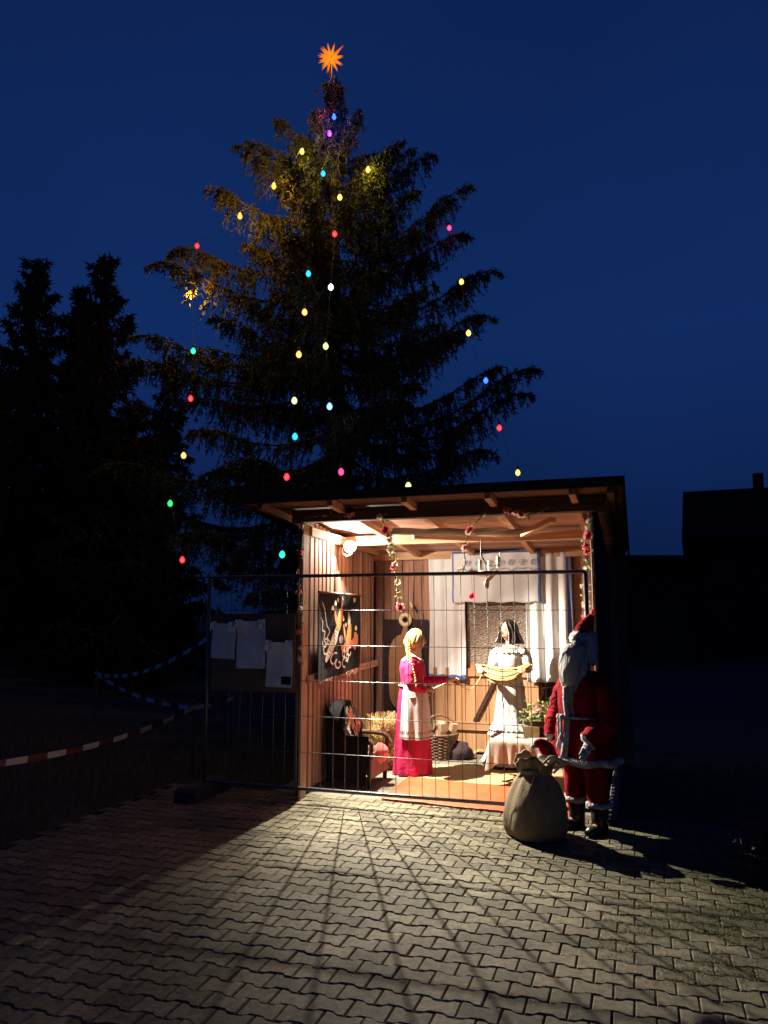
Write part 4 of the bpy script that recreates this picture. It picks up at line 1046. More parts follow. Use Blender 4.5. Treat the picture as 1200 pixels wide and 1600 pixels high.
def make_sack():
    base = gpix(838, 1306); root = thing('jute_sack', 'bulging jute sack tied with rope standing at the Santa figure', 'sack', base, 0)
    mb = MB(); rings = []; n = 56
    prof = [(.0,.19),(.015,.222),(.08,.245),(.18,.24),(.30,.215),(.40,.17),(.46,.125),(.485,.105),(.51,.115),(.55,.15),(.585,.17)]
    for i, (z, r) in enumerate(prof):
        rings.append([(math.cos(a)*r*(1+.09*mnoise.noise(Vector((math.cos(a)*1.6, math.sin(a)*1.6, z*4)))+(.05*math.cos(11*a+z*7) if z > .33 else .02*math.cos(6*a+5*z)))+.02*z, math.sin(a)*r*.86*(1+.09*mnoise.noise(Vector((math.cos(a)*1.6+4, math.sin(a)*1.6, z*4)))+(.05*math.cos(11*a+z*7) if z > .33 else 0)), z+(.03*math.cos(3*a)+.015*math.cos(7*a) if z > .5 else 0)) for a in [2*math.pi*j/n for j in range(n)]])
    def slack(p):
        th = math.atan2(p[1], p[0]); q = th-R(192); k = (1/(abs(math.cos(q))**3+abs(math.sin(q))**3))**(1/3)
        k = 1+(k-1)*max(0, min(1, (.5-p[2])/.12)); x, y = p[0]*k, p[1]*k
        c_, s_ = math.cos(R(12)), math.sin(R(12)); u, v = x*c_+y*s_, -x*s_+y*c_; return (u*.93*c_-v*1.12*s_, u*.93*s_+v*1.12*c_, p[2])
    rings = [[slack(p) for p in r_] for r_ in rings]
    rings += [[(p[0]*.94, p[1]*.94, p[2]-.004) for p in rings[-1]], [(p[0]*.8, p[1]*.8, p[2]-.07) for p in rings[-1]]]
    mb.loft(rings); mb.build('sacking', M['jute'], root, smooth=True)
    mb = MB()
    for dz, rr in ((.478,.118),(.494,.118)): mb.tube([(math.cos(a)*rr+.01, math.sin(a)*rr*.88, dz+.004*math.sin(3*a)) for a in [2*math.pi*i/32 for i in range(32)]], .010, 7, closed=True)
    mb.tube(bez([(.03,-.10,.49),(.02,-.15,.54),(.10,-.16,.62),(.17,-.14,.56),(.12,-.12,.49)], 7), .009, 7)
    mb.tube(bez([(.03,-.10,.49),(-.03,-.14,.47),(-.06,-.16,.38)], 7), .008, 7)
    mb.build('rope_tie', M['rope'], root, smooth=True)
    t = thing('small_santa_hat', 'small red and white Santa hat poking out of the jute sack', 'hat', base+Vector((.075,-.01,.575)), 0)
    mb = MB(); pts = bez([(.03,0,.02),(.02,0,.075),(-.03,0,.115),(-.075,0,.10)], 5); k = len(pts); mb.tube(pts, [.062*(1-i/(k-1))**.6+.010 for i in range(k)], 14); mb.build('cone', M['santa_red'], t, smooth=True)
    mb = MB(); mb.tube([(.03+math.cos(a)*.06, math.sin(a)*.06, .02) for a in [2*math.pi*i/20 for i in range(20)]], .022, 8, closed=True); mb.build('brim', M['fur'], t, smooth=True)
    mb = MB(); mb.ball((-.085,0,.09), .022, 10, 8); mb.build('pompom', M['fur'], t, smooth=True)
make_sack()

# ================================================================ FURNITURE AND PROPS IN THE HUT
def make_armchair():
    root = thing('armchair', 'low dark wooden armchair with arched back against the left wall', 'armchair', W(.045,.88,0), -AL)
    D, Wd = .43, .50
    for y in (-Wd/2, Wd/2):
        for x, nm in ((.04,'leg'),(D,'leg')):
            mb = MB(); mb.loft([ell((x,y,0),.018,.018,8), ell((x,y,.10),.024,.024,8), ell((x,y,.30),.024,.024,8)]); mb.build('leg', M['dark_wood'], root, smooth=True)
        mb = MB(); mb.tube(bez([(.04,y,.455),(.20,y,.46),(D-.05,y,.455),(D+.01,y,.43),(D+.02,y,.38),(D+.01,y,.27)], 6), .021, 8); mb.build('armrest', M['dark_wood'], root, smooth=True)
        mb = MB(); mb.box((D/2+.02, y, .225), (D-.04, .022, .19)); mb.build('side_panel', M['brown_panel'], root)
    mb = MB(); mb.box((D/2+.02, 0, .305), (D+.02, Wd-.03, .05)); mb.build('seat', M['brown_panel'], root)
    mb = MB(); mb.box((D+.012, 0, .19), (.022, Wd+.02, .20)); mb.build('front_panel', M['brown_panel'], root)
    def arch(off, zt, x0, x1, wd, zb=.10):
        pts = []
        for i in range(25):
            a = math.pi*i/24; pts.append((math.cos(a)*wd, zt-wd*.95+math.sin(a)*wd*.95))
        pts = [(wd, zb)]+pts+[(-wd, zb)]
        return pts
    pts = arch(0, .80, 0, 0, .235); mb = MB()
    mb.loft([[( -.005, y, z) for y, z in pts], [(.075, y, z) for y, z in pts]]); mb.build('backrest', M['dark_wood'], root, smooth=False)
    # shawl over the back and near arm
    sh = thing('embroidered_shawl', 'black shawl with embroidered flowers draped over the low armchair', 'shawl', W(.045,.88,0), -AL)
    mb = MB(); pts = arch(0, .815, 0, 0, .258, .36)
    def fl(y, z): return .012*math.sin(y*28)+.010*math.sin(z*22+y*9)
    r = [[(-.02, y, z) for y, z in pts], [(.07, y*1.02, z) for y, z in pts], [(.10, y*.93, .1*.36+z*.9+.02) for y, z in pts]]
    mb.loft(r, cap0=False, cap1=False)
    # front fall of the shawl as a folded sheet
    nu, nv = 24, 24
    def S(u, z, off=0.0):
        w_ = .235*min(1.0, (max(.002, 1-((max(z,.58)-.58)/.235)**2))**.5)
        y = -w_+2*w_*u; x = .105+.10*(1-min(1,(z-.36)/.42))+fl(y, z)+off
        return Vector((x, y, z))
    vs = [S(i/nu, .36+.445*j/nv) for i in range(nu+1) for j in range(nv+1)]
    mb.add(vs, [(i*(nv+1)+j, (i+1)*(nv+1)+j, (i+1)*(nv+1)+j+1, i*(nv+1)+j+1) for i in range(nu) for j in range(nv)])
    mb.build('shawl_fabric', M['black_cloth'], sh, smooth=True)
    mb = MB(); design(mb, lambda u, z, o: S(u, min(.80, z), o+.006), 1.0, .36, 0, .40); tag(mb.build('embroidery', PR, sh), kind='stuff')
    # near side fall, hanging over the arm and side of the chair
    mb = MB(); nu, nv = 24, 20; pr = []
    def Q(u, v, o=0):
        x = -.02+.46*u*(1-.12*v)+.02*v; z = .50-.45*v+ .30*max(0,1-u*2.4)*(1-v)
        return Vector((x, -.295-.012*math.sin(u*17)*v-.01*v-o, z+.02*math.sin(5*u)*v))
    for s, o in ((0, 0), (1, -.004)):
        vs = [Q(i/nu, j/nv, o) for i in range(nu+1) for j in range(nv+1)]
        fs = [(i*(nv+1)+j, i*(nv+1)+j+1, (i+1)*(nv+1)+j+1, (i+1)*(nv+1)+j) for i in range(nu) for j in range(nv)]
        mb.add(vs, fs if s == 0 else [f[::-1] for f in fs])
    mb.build('side_fall', M['black_cloth'], sh, smooth=True)
    # coral felt hat hung on the arm
    h = thing('coral_felt_hat', 'coral pink felt hat hung on the front of the low armchair', 'hat', W(.045+.50,.88-.02,.335), -AL-R(25))
    mb = MB(); rings = []
    for i in range(10):
        t = i/9; r_ = .012+.075*math.sin(t*1.5)
        rings.append([(.05-.10*t*.9+.02*math.cos(2*a)*t, math.cos(a)*r_*1.0, -.01+math.sin(a)*r_*1.1-.03*t) for a in [2*math.pi*j/28 for j in range(28)]])
    mb.loft(rings[::-1], cap0=False, cap1=True); mb.build('crown', M['coral'], h, smooth=True)
    e = rings[-1]; mb = MB(); mb.tube(e, .010, 7, closed=True); mb.build('brim_edge', M['coral_rim'], h, smooth=True)
make_armchair()

def make_straw():
    p = W(.36,1.72); root = thing('straw_sheaf', 'loose golden straw sheaf standing between the armchair and the blond mannequin', 'straw', p, 0)
    mb = MB(); mb.loft([ell((0,0,z), rx, ry, 18) for z, rx, ry in ((0,.17,.15),(.1,.19,.17),(.3,.20,.18),(.45,.19,.17),(.52,.12,.11))]); mb.build('packed_core', M['straw_core'], root, smooth=True)
    rs = random.Random(6); mb = MB()
    for i in range(1500):
        a = rs.uniform(0, 6.283); z0 = rs.uniform(.01, .5); r_ = .19+rs.gauss(0,.02)
        p0 = Vector((math.cos(a)*r_, math.sin(a)*r_*.9, z0)); t = rs.gauss(0,.9); L = rs.uniform(.10,.26)
        d = Vector((-math.sin(a)*math.sin(t)+math.cos(a)*rs.uniform(-.1,.35), math.cos(a)*math.sin(t)+math.sin(a)*rs.uniform(-.1,.35), math.cos(t)))*L
        q = p0+d; q.z = min(max(.004, q.z), .58); m_ = (p0+q)/2+Vector((rs.gauss(0,.012), rs.gauss(0,.012), rs.gauss(0,.012)))
        mb.tube([p0, m_, q], [.0028,.0028,.0014], 3, cap=False)
    tag(mb.build('straw_stalks', M['straw'], root), kind='stuff')
make_straw()

def make_basket():
    c = W(.74,2.42); root = thing('wicker_basket', 'round brown wicker basket of split logs below the white curtain', 'basket', c, 0)
    mb = MB(); r0, r1, h = .155, .215, .27
    for k in range(15):
        z = .012+h*k/15; rr = r0+(r1-r0)*k/15; ph = (k % 2)*math.pi
        mb.tube([(math.cos(a)*(rr+.010*math.cos(10*a+ph)), math.sin(a)*(rr+.010*math.cos(10*a+ph)), z) for a in [2*math.pi*i/60 for i in range(60)]], .0105, 5, closed=True)
    mb.build('weave', M['wicker'], root, smooth=True)
    mb = MB()
    for k in range(20):
        a = 2*math.pi*k/20; mb.tube([(math.cos(a)*r0, math.sin(a)*r0, 0), (math.cos(a)*r1, math.sin(a)*r1, h+.01)], .007, 5)
    mb.build('stakes', M['wicker'], root)
    mb = MB(); mb.tube([(math.cos(a)*r1, math.sin(a)*r1, h+.012+.003*math.sin(20*a)) for a in [2*math.pi*i/48 for i in range(48)]], .017, 8, closed=True); mb.build('rim', M['wicker'], root, smooth=True)
    mb = MB(); mb.tube([(math.cos(a)*.205, .03, h+math.sin(a)*.22) for a in [math.pi*i/24 for i in range(25)]], .014, 8); mb.build('handle', M['wicker'], root, smooth=True)
    mb = MB(); mb.add(ell((0,0,.02), .15, .15, 20), [tuple(range(20))]); mb.build('bottom', M['wicker'], root)
    rs = random.Random(12)
    for i, (x, y, tx, ty, L, lb) in enumerate(((-.09,.02,-.28,.1,.40,'slim split log leaning left in the wicker basket'),(.0,-.07,.06,-.20,.40,'pale split log upright in the middle of the wicker basket'),(.08,-.02,.25,-.06,.38,'pale split log leaning right in the wicker basket'),(-.01,.09,.0,.2,.38,'split log at the back of the wicker basket'))):
        mb = MB(); pr = [(0,-.05),(.06,-.02),(.045,.04),(-.02,.055),(-.055,.02)]
        n = 5; rings = [[(x_*(1+.06*rs.gauss(0,1))*.95, y_*(1+.06*rs.gauss(0,1))*.95, z) for x_, y_ in pr] for z in (0, L*.5, L)]
        mb.loft([[(z, a, b) for a, b, z in r] for r in rings]); 
        for f_i in range(len(mb.m)): mb.m[f_i] = 0 if f_i % 5 in (0,1,4) else 1
        o = mb.build('firewood_log', [M['log_cut'], M['log_bark']]); o.matrix_world = Matrix.Translation(c+Vector((x, y, .035))) @ Euler((0, 0, 0)).to_matrix().to_4x4() @ Vector((0,0,1)).rotation_difference(Vector((tx, ty, 1))).to_matrix().to_4x4() @ Matrix.Rotation(R(-90), 4, 'Y')
        tag(o, lb, 'log', 'logs in the basket')
    # dark crumpled cloth and a willow hoop beside the basket
    mb = MB(); mb.ball((0,0,.07), (.15,.11,.13), 24, 14, fn=lambda d: tuple(q*(1+.28*mnoise.noise(Vector((d[0]*2.5, d[1]*2.5, d[2]*2.5)))) for q in d)); o = mb.build('dark_bundle', M['brown_blanket'], smooth=True); o.location = W(.98,2.42,0)-Vector((0,0,.0))
    tag(o, 'dark bundled cloth on the floor beside the log basket', 'bundle')
    mb = MB()
    for rr in (.085, .10): mb.tube([(math.cos(a)*rr, .02, math.sin(a)*rr*.8+.004) for a in [math.pi*i/18 for i in range(19)]], .009, 6)
    o = mb.build('willow_hoop', M['straw'], smooth=True); o.location = W(1.20,2.58,0); tag(o, 'pale bent willow hoop standing at the foot of the door', 'hoop')
make_basket()

def make_table():
    c = W(1.86,1.35); rz = -AL+R(-6); root = thing('side_table', 'small table on one thin dark metal leg under a lace cloth', 'table', c, rz)
    ht = .44; a, b = .26, .24
    mb = MB(); mb.box((0,0,ht-.012), (2*a, 2*b, .024)); mb.build('tabletop', M['door_wood'], root)
    mb = MB(); mb.tube([(0,0,.03),(0,0,ht-.024)], .013, 10); mb.build('leg', M['steel_dark'], root, smooth=True)
    mb = MB()
    for k in range(4):
        t = k*math.pi/2+.3; mb.tube(bez([(0,0,.05),(math.cos(t)*.08,math.sin(t)*.08,.035),(math.cos(t)*.17,math.sin(t)*.17,.012),(math.cos(t)*.20,math.sin(t)*.20,.018)], 4), .010, 6)
    mb.build('foot', M['steel_dark'], root, smooth=True)
    cl = thing('lace_tablecloth', 'cream lace tablecloth hanging in folds over the small table', 'tablecloth', c, rz)
    mb = MB(); rings = []; n = 120
    def sq(t, s, d, k):
        x = math.cos(t); y = math.sin(t); m_ = max(abs(x)/(a+s), abs(y)/(b+s)); x /= m_; y /= m_
        return x, y
    for lv in ((.0,.0),(.5,0),(.97,0),(1,.0)):
        rings.append([(sq(t,.004,0,0)[0]*lv[0], sq(t,.004,0,0)[1]*lv[0], ht+.004-(.003 if lv[0] == 1 else 0)) for t in [2*math.pi*i/n for i in range(n)]])
    for j in range(1, 9):
        d = j/8
        r = []
        for i in range(n):
            t = 2*math.pi*i/n; x, y = sq(t, .008, 0, 0); cr = (min(abs(x)/(a+.008), abs(y)/(b+.008)))**6
            wv = .018*d*math.sin(t*17+.6*math.sin(5*t)); ox = 1+(wv+.05*d*cr)/a
            r.append((x*ox, y*ox, ht-(.22+.10*cr+.008*math.sin(t*40))*d))
        rings.append(r)
    mb.loft(rings[1:], cap0=True, cap1=False); mb.build('cloth', M['lace'], cl, smooth=True)
    mb = MB(); mb.box((.10,.08,ht+.06), (.16,.10,.10)); o = mb.build('cream_box', M['card']); o.matrix_world = Matrix.Translation(c) @ Matrix.Rotation(rz+.2, 4, 'Z'); tag(o, 'cream card box at the back of the lace-covered table', 'box')
    mb = MB()
    for dx in (-.035, .035): mb.tube([(dx+math.cos(t)*.03, -.06+math.sin(t)*.024, ht+.012) for t in [2*math.pi*i/20 for i in range(20)]], .0028, 5, closed=True)
    mb.tube([(-.008,-.06,ht+.014),(.008,-.06,ht+.014)], .0028, 5); mb.tube([(.065,-.06,ht+.012),(.07,.04,ht+.010)], .0025, 5); mb.tube([(-.065,-.06,ht+.012),(-.05,.04,ht+.010)], .0025, 5)
    o = mb.build('wire_spectacles', M['steel_dark']); o.matrix_world = Matrix.Translation(c+Vector((.02,0,0))) @ Matrix.Rotation(rz, 4, 'Z'); tag(o, 'thin wire spectacles lying on the lace tablecloth', 'spectacles')
make_table()

# flowers -------------------------------------------------------
def blossom_mesh(m, r, seed):
    rs = random.Random(seed); mb = MB()
    for k, (n, rr, tilt) in enumerate(((6, r, .35), (5, r*.75, .8), (4, r*.45, 1.2))):
        for i in range(n):
            a = 2*math.pi*(i+.5*k)/n+rs.gauss(0,.1); tl = tilt+rs.gauss(0,.12)
            d = Vector((math.cos(a)*math.cos(tl), math.sin(a)*math.cos(tl), math.sin(tl))); s = Vector((-math.sin(a), math.cos(a), 0))
            up = d.cross(s)*-1
            p0 = Vector((0,0,0)); p1 = d*rr*.55+s*rr*.42; p2 = d*rr*.55-s*rr*.42; p3 = d*rr+s*rr*.22+up*rr*.12; p4 = d*rr-s*rr*.22+up*rr*.12
            mb.add([p0, p1, p2, p3, p4], [(0,1,2),(1,3,4,2)])
    return mb.mesh('blossom', m, True)
BL = {k: [blossom_mesh(M[m], .034, i) for i in range(3)] for k, m in (('r','rose'),('p','rose_pale'),('c','cream_petal'))}
def leafcloud(pts, m1, rs, s=.022, mi=0, mb=None):
    mb = mb or MB()
    for p in pts:
        d = Vector((rs.gauss(0,1), rs.gauss(0,1), rs.gauss(-.2,.8))).normalized(); q = d.orthogonal().normalized(); q = Matrix.Rotation(rs.uniform(0,6.28), 3, d) @ q
        L = s*rs.uniform(.7,1.4); w_ = L*.34; p = Vector(p)
        mb.add([p, p+d*L*.5+q*w_+Vector((0,0,-.002)), p+d*L, p+d*L*.5-q*w_, p+d*L*.5+d.cross(q)*w_*.4], [(0,1,4),(1,2,4),(2,3,4),(3,0,4)], mi)
    return mb
def garland(label, pts, flowers, dens=90, spread=.018, seed=0, fs=1.0, vine=.004):
    rs = random.Random(seed); pts = [Vector(p) for p in pts]
    root = thing('flower_garland', label, 'garland', W(0,0,0), -AL, 'garlands on the hut front')
    path = bez(pts, 10); mb = MB(); mb.tube(path, vine, 5); mb.build('vine', M['vine'], root)
    L = sum((path[i+1]-path[i]).length for i in range(len(path)-1)); lp = []
    for i in range(int(dens*L)):
        p = path[rs.randrange(len(path))]; lp.append(p+Vector((rs.gauss(0,spread), rs.gauss(0,spread*.7), rs.gauss(0,spread))))
    mb = leafcloud(lp[::2], None, rs, .03); leafcloud(lp[1::2], None, rs, .026, 1, mb)
    tag(mb.build('leaves', [M['leaf'], M['leaf_pale']], root), kind='stuff')
    for t, k in flowers:
        p = path[min(len(path)-1, int(t*(len(path)-1)))]
        s = fs*rs.uniform(.85,1.25)
        link('blossom', rs.choice(BL[k]), root, mtx(p+Vector((rs.gauss(0,.008), -.022, rs.gauss(0,.008))), (R(75)+rs.gauss(0,.3), rs.gauss(0,.4), rs.gauss(0,.4)), (s,s,s)))
def lp(px, py, y):
    """hut-frame point seen at a pixel in the plane y"""
    d = (ypix(px, py, 10)-Vector((0,0,CAM_H))); n = HUT.to_3x3() @ Vector((0,1,0)); c = HUT @ Vector((0,y,0))
    t = (c-Vector((0,0,CAM_H))).dot(n)/d.dot(n); return HUTI @ (Vector((0,0,CAM_H))+d*t)
garland('flower garland climbing the left front post of the hut', [lp(474,812,-.03), lp(472,860,-.03), lp(468,900,-.03), lp(471,950,-.03), lp(470,1000,-.03), lp(471,1035,-.03)], [(.06,'p'),(.22,'r'),(.36,'p'),(.5,'r'),(.6,'c'),(.75,'r'),(.86,'p'),(.97,'c')], 70, .014, 1, .8)
garland('long garland hanging free from the beam in front of the striped planks', [lp(596,806,-.03), lp(601,822,-.03), lp(606,840,-.03), lp(615,866,-.03), lp(617,893,-.03), lp(622,925,-.03), lp(624,952,-.03)], [(.03,'c'),(.22,'r'),(.26,'r'),(.38,'c'),(.45,'c'),(.60,'p'),(.64,'r'),(.78,'c'),(.97,'r'),(.99,'p')], 130, .018, 2, 1.0)
garland('thin garland strand hanging in front of the valance', [lp(758,799,-.03), lp(748,812,-.03), lp(736,824,-.03), lp(730,842,-.03), lp(725,857,-.03), lp(727,880,-.03), lp(723,893,-.03)], [(.36,'r'),(.42,'p'),(.68,'p'),(.95,'c')], 55, .010, 3, .95)
garland('garland stub with pink flowers along the top beam of the hut', [lp(790,797,-.03), lp(806,803,-.03), lp(818,806,-.03), lp(838,802,-.03), lp(858,793,-.03)], [(.05,'r'),(.25,'p'),(.40,'r'),(.45,'p')], 130, .014, 4, 1.1)
garland('flower garland running down the right front post of the hut', [lp(921,800,-.03), lp(919,830,-.03), lp(914,850,-.03), lp(917,880,-.03), lp(915,910,-.03), lp(916,945,-.03), lp(915,970,-.03)], [(.10,'c'),(.16,'c'),(.22,'r'),(.26,'p'),(.38,'r'),(.42,'r'),(.55,'c'),(.7,'c'),(.84,'c'),(.95,'r')], 120, .018, 5, 1.05)
garland('short garland of pink blossoms at the top left of the opening', [lp(478,808,-.03), lp(510,805,-.03), lp(540,806,-.03), lp(556,805,-.03)], [(.75,'r'),(.80,'p'),(.98,'p')], 40, .008, 6, .7)
# single pink blossom on a thread
t = thing('hanging_blossom', 'single pink blossom hanging on a thread before the valance', 'flower', W(0,0,0), -AL)
q = lp(738,932,.3); mb = MB(); mb.tube([q, (q.x-.02, q.y, 2.56)], .0015, 4); mb.build('thread', M['vine'], t); link('blossom', BL['r'][0], t, mtx(q, (R(80),.2,0), (1.3,1.3,1.3))); 

def make_candles():
    q = lp(760,896,.75); root = thing('candle_hanger', 'hanging wooden candle holder with white candles and a cone below', 'candle holder', W(q.x,q.y,q.z), -AL)
    mb = MB(); mb.tube(bez([(0,0,.02),(-.02,0,.12),(-.05,0,.18),(-.045,0,.34)], 6), .005, 6); mb.tube(bez([(-.05,0,.20),(.0,0,.10),(.06,0,.07),(.13,0,.10),(.135,0,.20)], 6), .004, 6); mb.build('cord', M['steel_dark'], root)
    mb = MB(); mb.tube([(math.cos(a)*.085, math.sin(a)*.085, 0) for a in [2*math.pi*i/28 for i in range(28)]], .024, 8, closed=True); mb.build('ring', M['wax'], root, smooth=True)
    mb = MB(); mb.box((-.09,-.02,.005), (.14,.05,.05), rot=Matrix.Rotation(.15,3,'Y')); mb.build('arm', M['log_cut'], root)
    mb = MB(); mb.box((.06,-.02,-.03), (.16,.03,.03), rot=Matrix.Rotation(-.75,3,'Y')); mb.build('arm', M['log_cut'], root)
    for x, y, z in ((-.05,-.05,.02),(.115,.02,.06),(.02,.08,.02)):
        mb = MB(); mb.tube([(x,y,z),(x,y,z+.11)], [.020,.019], 12); cn = mb.build('candle', M['wax'], root, smooth=True); mb = MB(); mb.tube([(x,y,z+.11),(x+.003,y,z+.125)], .002, 4); mb.build('wick', M['socket'], cn)
    mb = MB(); mb.tube([(0,0,-.02),(0,0,-.06)], .002, 4); mb.ball((0,0,-.10), (.026,.026,.048), 12, 10, fn=lambda d: tuple(c*(1+.12*math.sin(d[2]*26+d[0]*6)) for c in d)); mb.build('cone', M['log_bark'], root, smooth=True)
make_candles()

def make_planter():
    c = W(2.18,1.62); root = thing('flower_trough', 'dark wooden trough on legs filled with pink and cream flowers', 'planter', c, -AL+R(10))
    z0, z1 = .42, .60
    mb = MB(); mb.loft([[(-.20,-.10,z0),(.20,-.10,z0),(.20,.10,z0),(-.20,.10,z0)], [(-.26,-.14,z1),(.26,-.14,z1),(.26,.14,z1),(-.26,.14,z1)], [(-.235,-.115,z1),(.235,-.115,z1),(.235,.115,z1),(-.235,.115,z1)], [(-.22,-.10,z1-.05),(.22,-.10,z1-.05),(.22,.10,z1-.05),(-.22,.10,z1-.05)]]); mb.build('trough', M['dark_wood'], root)
    for x in (-.17,.17):
        for y in (-.08,.08):
            mb = MB(); mb.tube([(x*1.1,y*1.1,0),(x,y,z0)], .018, 8); mb.build('leg', M['dark_wood'], root, smooth=True)
    rs = random.Random(4); pts = [(rs.gauss(0,.15), rs.gauss(0,.07), z1-.02+abs(rs.gauss(0,.085))) for _ in range(900)]
    mb = leafcloud(pts[:620], None, rs, .045); leafcloud(pts[620:], None, rs, .04, 1, mb)
    tag(mb.build('foliage', [M['leaf'], M['leaf_pale']], root), kind='stuff')
    for i in range(22):
        x, y = rs.uniform(-.24,.24), rs.uniform(-.14,.06); s = rs.uniform(1.0,1.7)
        link('blossom', rs.choice(BL[rs.choice('rppccc')]), root, mtx((x, y, z1+.06+.10*rs.random()-abs(x)*.15), (R(55)+rs.gauss(0,.4), rs.gauss(0,.5), rs.gauss(0,1)), (s,s,s)))
make_planter()

# floor sheets --------------------------------------------------
def sheet(name, m, poly, z, label, cat, amp=.006, seed=0):
    """quad (p00,p10,p11,p01) in hut coordinates with a crumpled surface and its own edge"""
    mb = MB(); n = 44; a, b, c_, d = [Vector((*p, 0)) for p in poly]; vs = []; fs = []
    for i in range(n+1):
        for j in range(n+1):
            u, v = i/n, j/n
            p = a*(1-u)*(1-v)+b*u*(1-v)+c_*u*v+d*(1-u)*v
            p += Vector((.012*mnoise.noise(Vector((u*4, v*4, seed))), .012*mnoise.noise(Vector((u*4, v*4, seed+9))), 0))
            r_ = abs(mnoise.noise(Vector((p.x*5, p.y*5, seed))))*.7+abs(mnoise.noise(Vector((p.x*13, p.y*9, seed+3))))*.3
            vs.append((p.x, p.y, z+amp*r_*2))
    for i in range(n):
        for j in range(n): q = i*(n+1)+j; fs.append((q, q+n+1, q+n+2, q+1))
    mb.add(vs, fs)
    k = n+1; edge = [i*k for i in range(k)]+[n*k+j for j in range(1, k)]+[i*k+n for i in range(n-1, -1, -1)]+[j for j in range(n-1, 0, -1)]
    o = len(mb.v); mb.v += [(mb.v[e][0], mb.v[e][1], .002) for e in edge]; L = len(edge)
    for i in range(L): mb.f.append((edge[i], o+i, o+(i+1) % L, edge[(i+1) % L])); mb.m.append(0)
    ob = mb.build(name, m, smooth=True); ob.matrix_world = HUT; return tag(ob, label, cat)
sheet('tan_floor_sheet', M['card'], [(.70,.95),(2.50,.82),(2.52,2.12),(.66,1.98)], .006, 'pale tan ground sheet beneath the table and the white dress', 'floor sheet', .005, 2)
sheet('orange_tarpaulin', M['tarp'], [(.73,.24),(2.45,.05),(2.50,.98),(.70,1.22)], .014, 'crumpled orange tarpaulin on the floor behind the mesh fence', 'tarpaulin', .010, 5)

# ================================================================ BARRIER TAPE
def make_tape():
    A = Vector(W(-.93,-.10,1.46)); B = ypix(150,1052,11.6); Cc = ypix(302,1106,8.9); D = ypix(365,1090,9.4); E_ = ypix(-60,1200,5.2)
    def span(p, q, sag, label):
        n = max(6, int((q-p).length/.05)); mb = MB(); k = 12
        pts = [p.lerp(q, i/n)-Vector((0,0,sag*4*(i/n)*(1-i/n))) for i in range(n+1)]
        L = 0; hw = .024
        for i in range(n):
            a, b = pts[i], pts[i+1]; seg = int(L/.25) % 2; L += (b-a).length
            t0 = .5+.5*math.sin(i*.21); t1 = .5+.5*math.sin((i+1)*.21)
            s0 = Vector((0,.4*t0,1-.3*t0)).normalized()*hw; s1 = Vector((0,.4*t1,1-.3*t1)).normalized()*hw
            o_ = Vector((.0008,-.0008,0))
            mb.add([a-s0, b-s1, b+s1, a+s0, a-s0+o_, b-s1+o_, b+s1+o_, a+s0+o_], [(0,1,2,3),(7,6,5,4)], seg)
        tag(mb.build('barrier_tape', [M['tape_white'], M['tape_red']], smooth=True), label, 'barrier tape')
    span(A, B, .16, 'red and white barrier tape running from the fence end to the far stake')
    span(B, Cc, .10, 'red and white barrier tape sagging from the far stake to the near stake')
    span(Cc, E_, .10, 'red and white barrier tape leading from the near stake out past the yard')
    span(Cc, D, .02, 'short end of barrier tape beyond the near stake')
    for p, lb in ((B,'far'),(Cc,'near')):
        gz = -.08+(min(1, (-3-p.x)*.10) if p.x < -3 else 0)
        t = thing('wooden_stake', 'dark wooden stake holding the barrier tape, the %s one from the fence' % ('farther' if lb == 'far' else 'nearer'), 'stake', (p.x, p.y+.03, gz), .3)
        mb = MB(); h = p.z-gz+.08; mb.loft([[(-.006,-.006,-.0),(.006,-.006,0),(.006,.006,0),(-.006,.006,0)], [(-.02,-.02,.08),(.02,-.02,.08),(.02,.02,.08),(-.02,.02,.08)], [(-.02,-.02,h),(.02,-.02,h),(.02,.02,h),(-.02,.02,h)]]); mb.build('stake_shaft', M['plank_old_or_shaded'], t)
        mb = MB(); mb.tube([(math.cos(a)*.03, math.sin(a)*.03, h-.08) for a in [2*math.pi*i/12 for i in range(12)]], .012, 6, closed=True); mb.build('tape_knot', M['tape_white'], t, smooth=True)
make_tape()

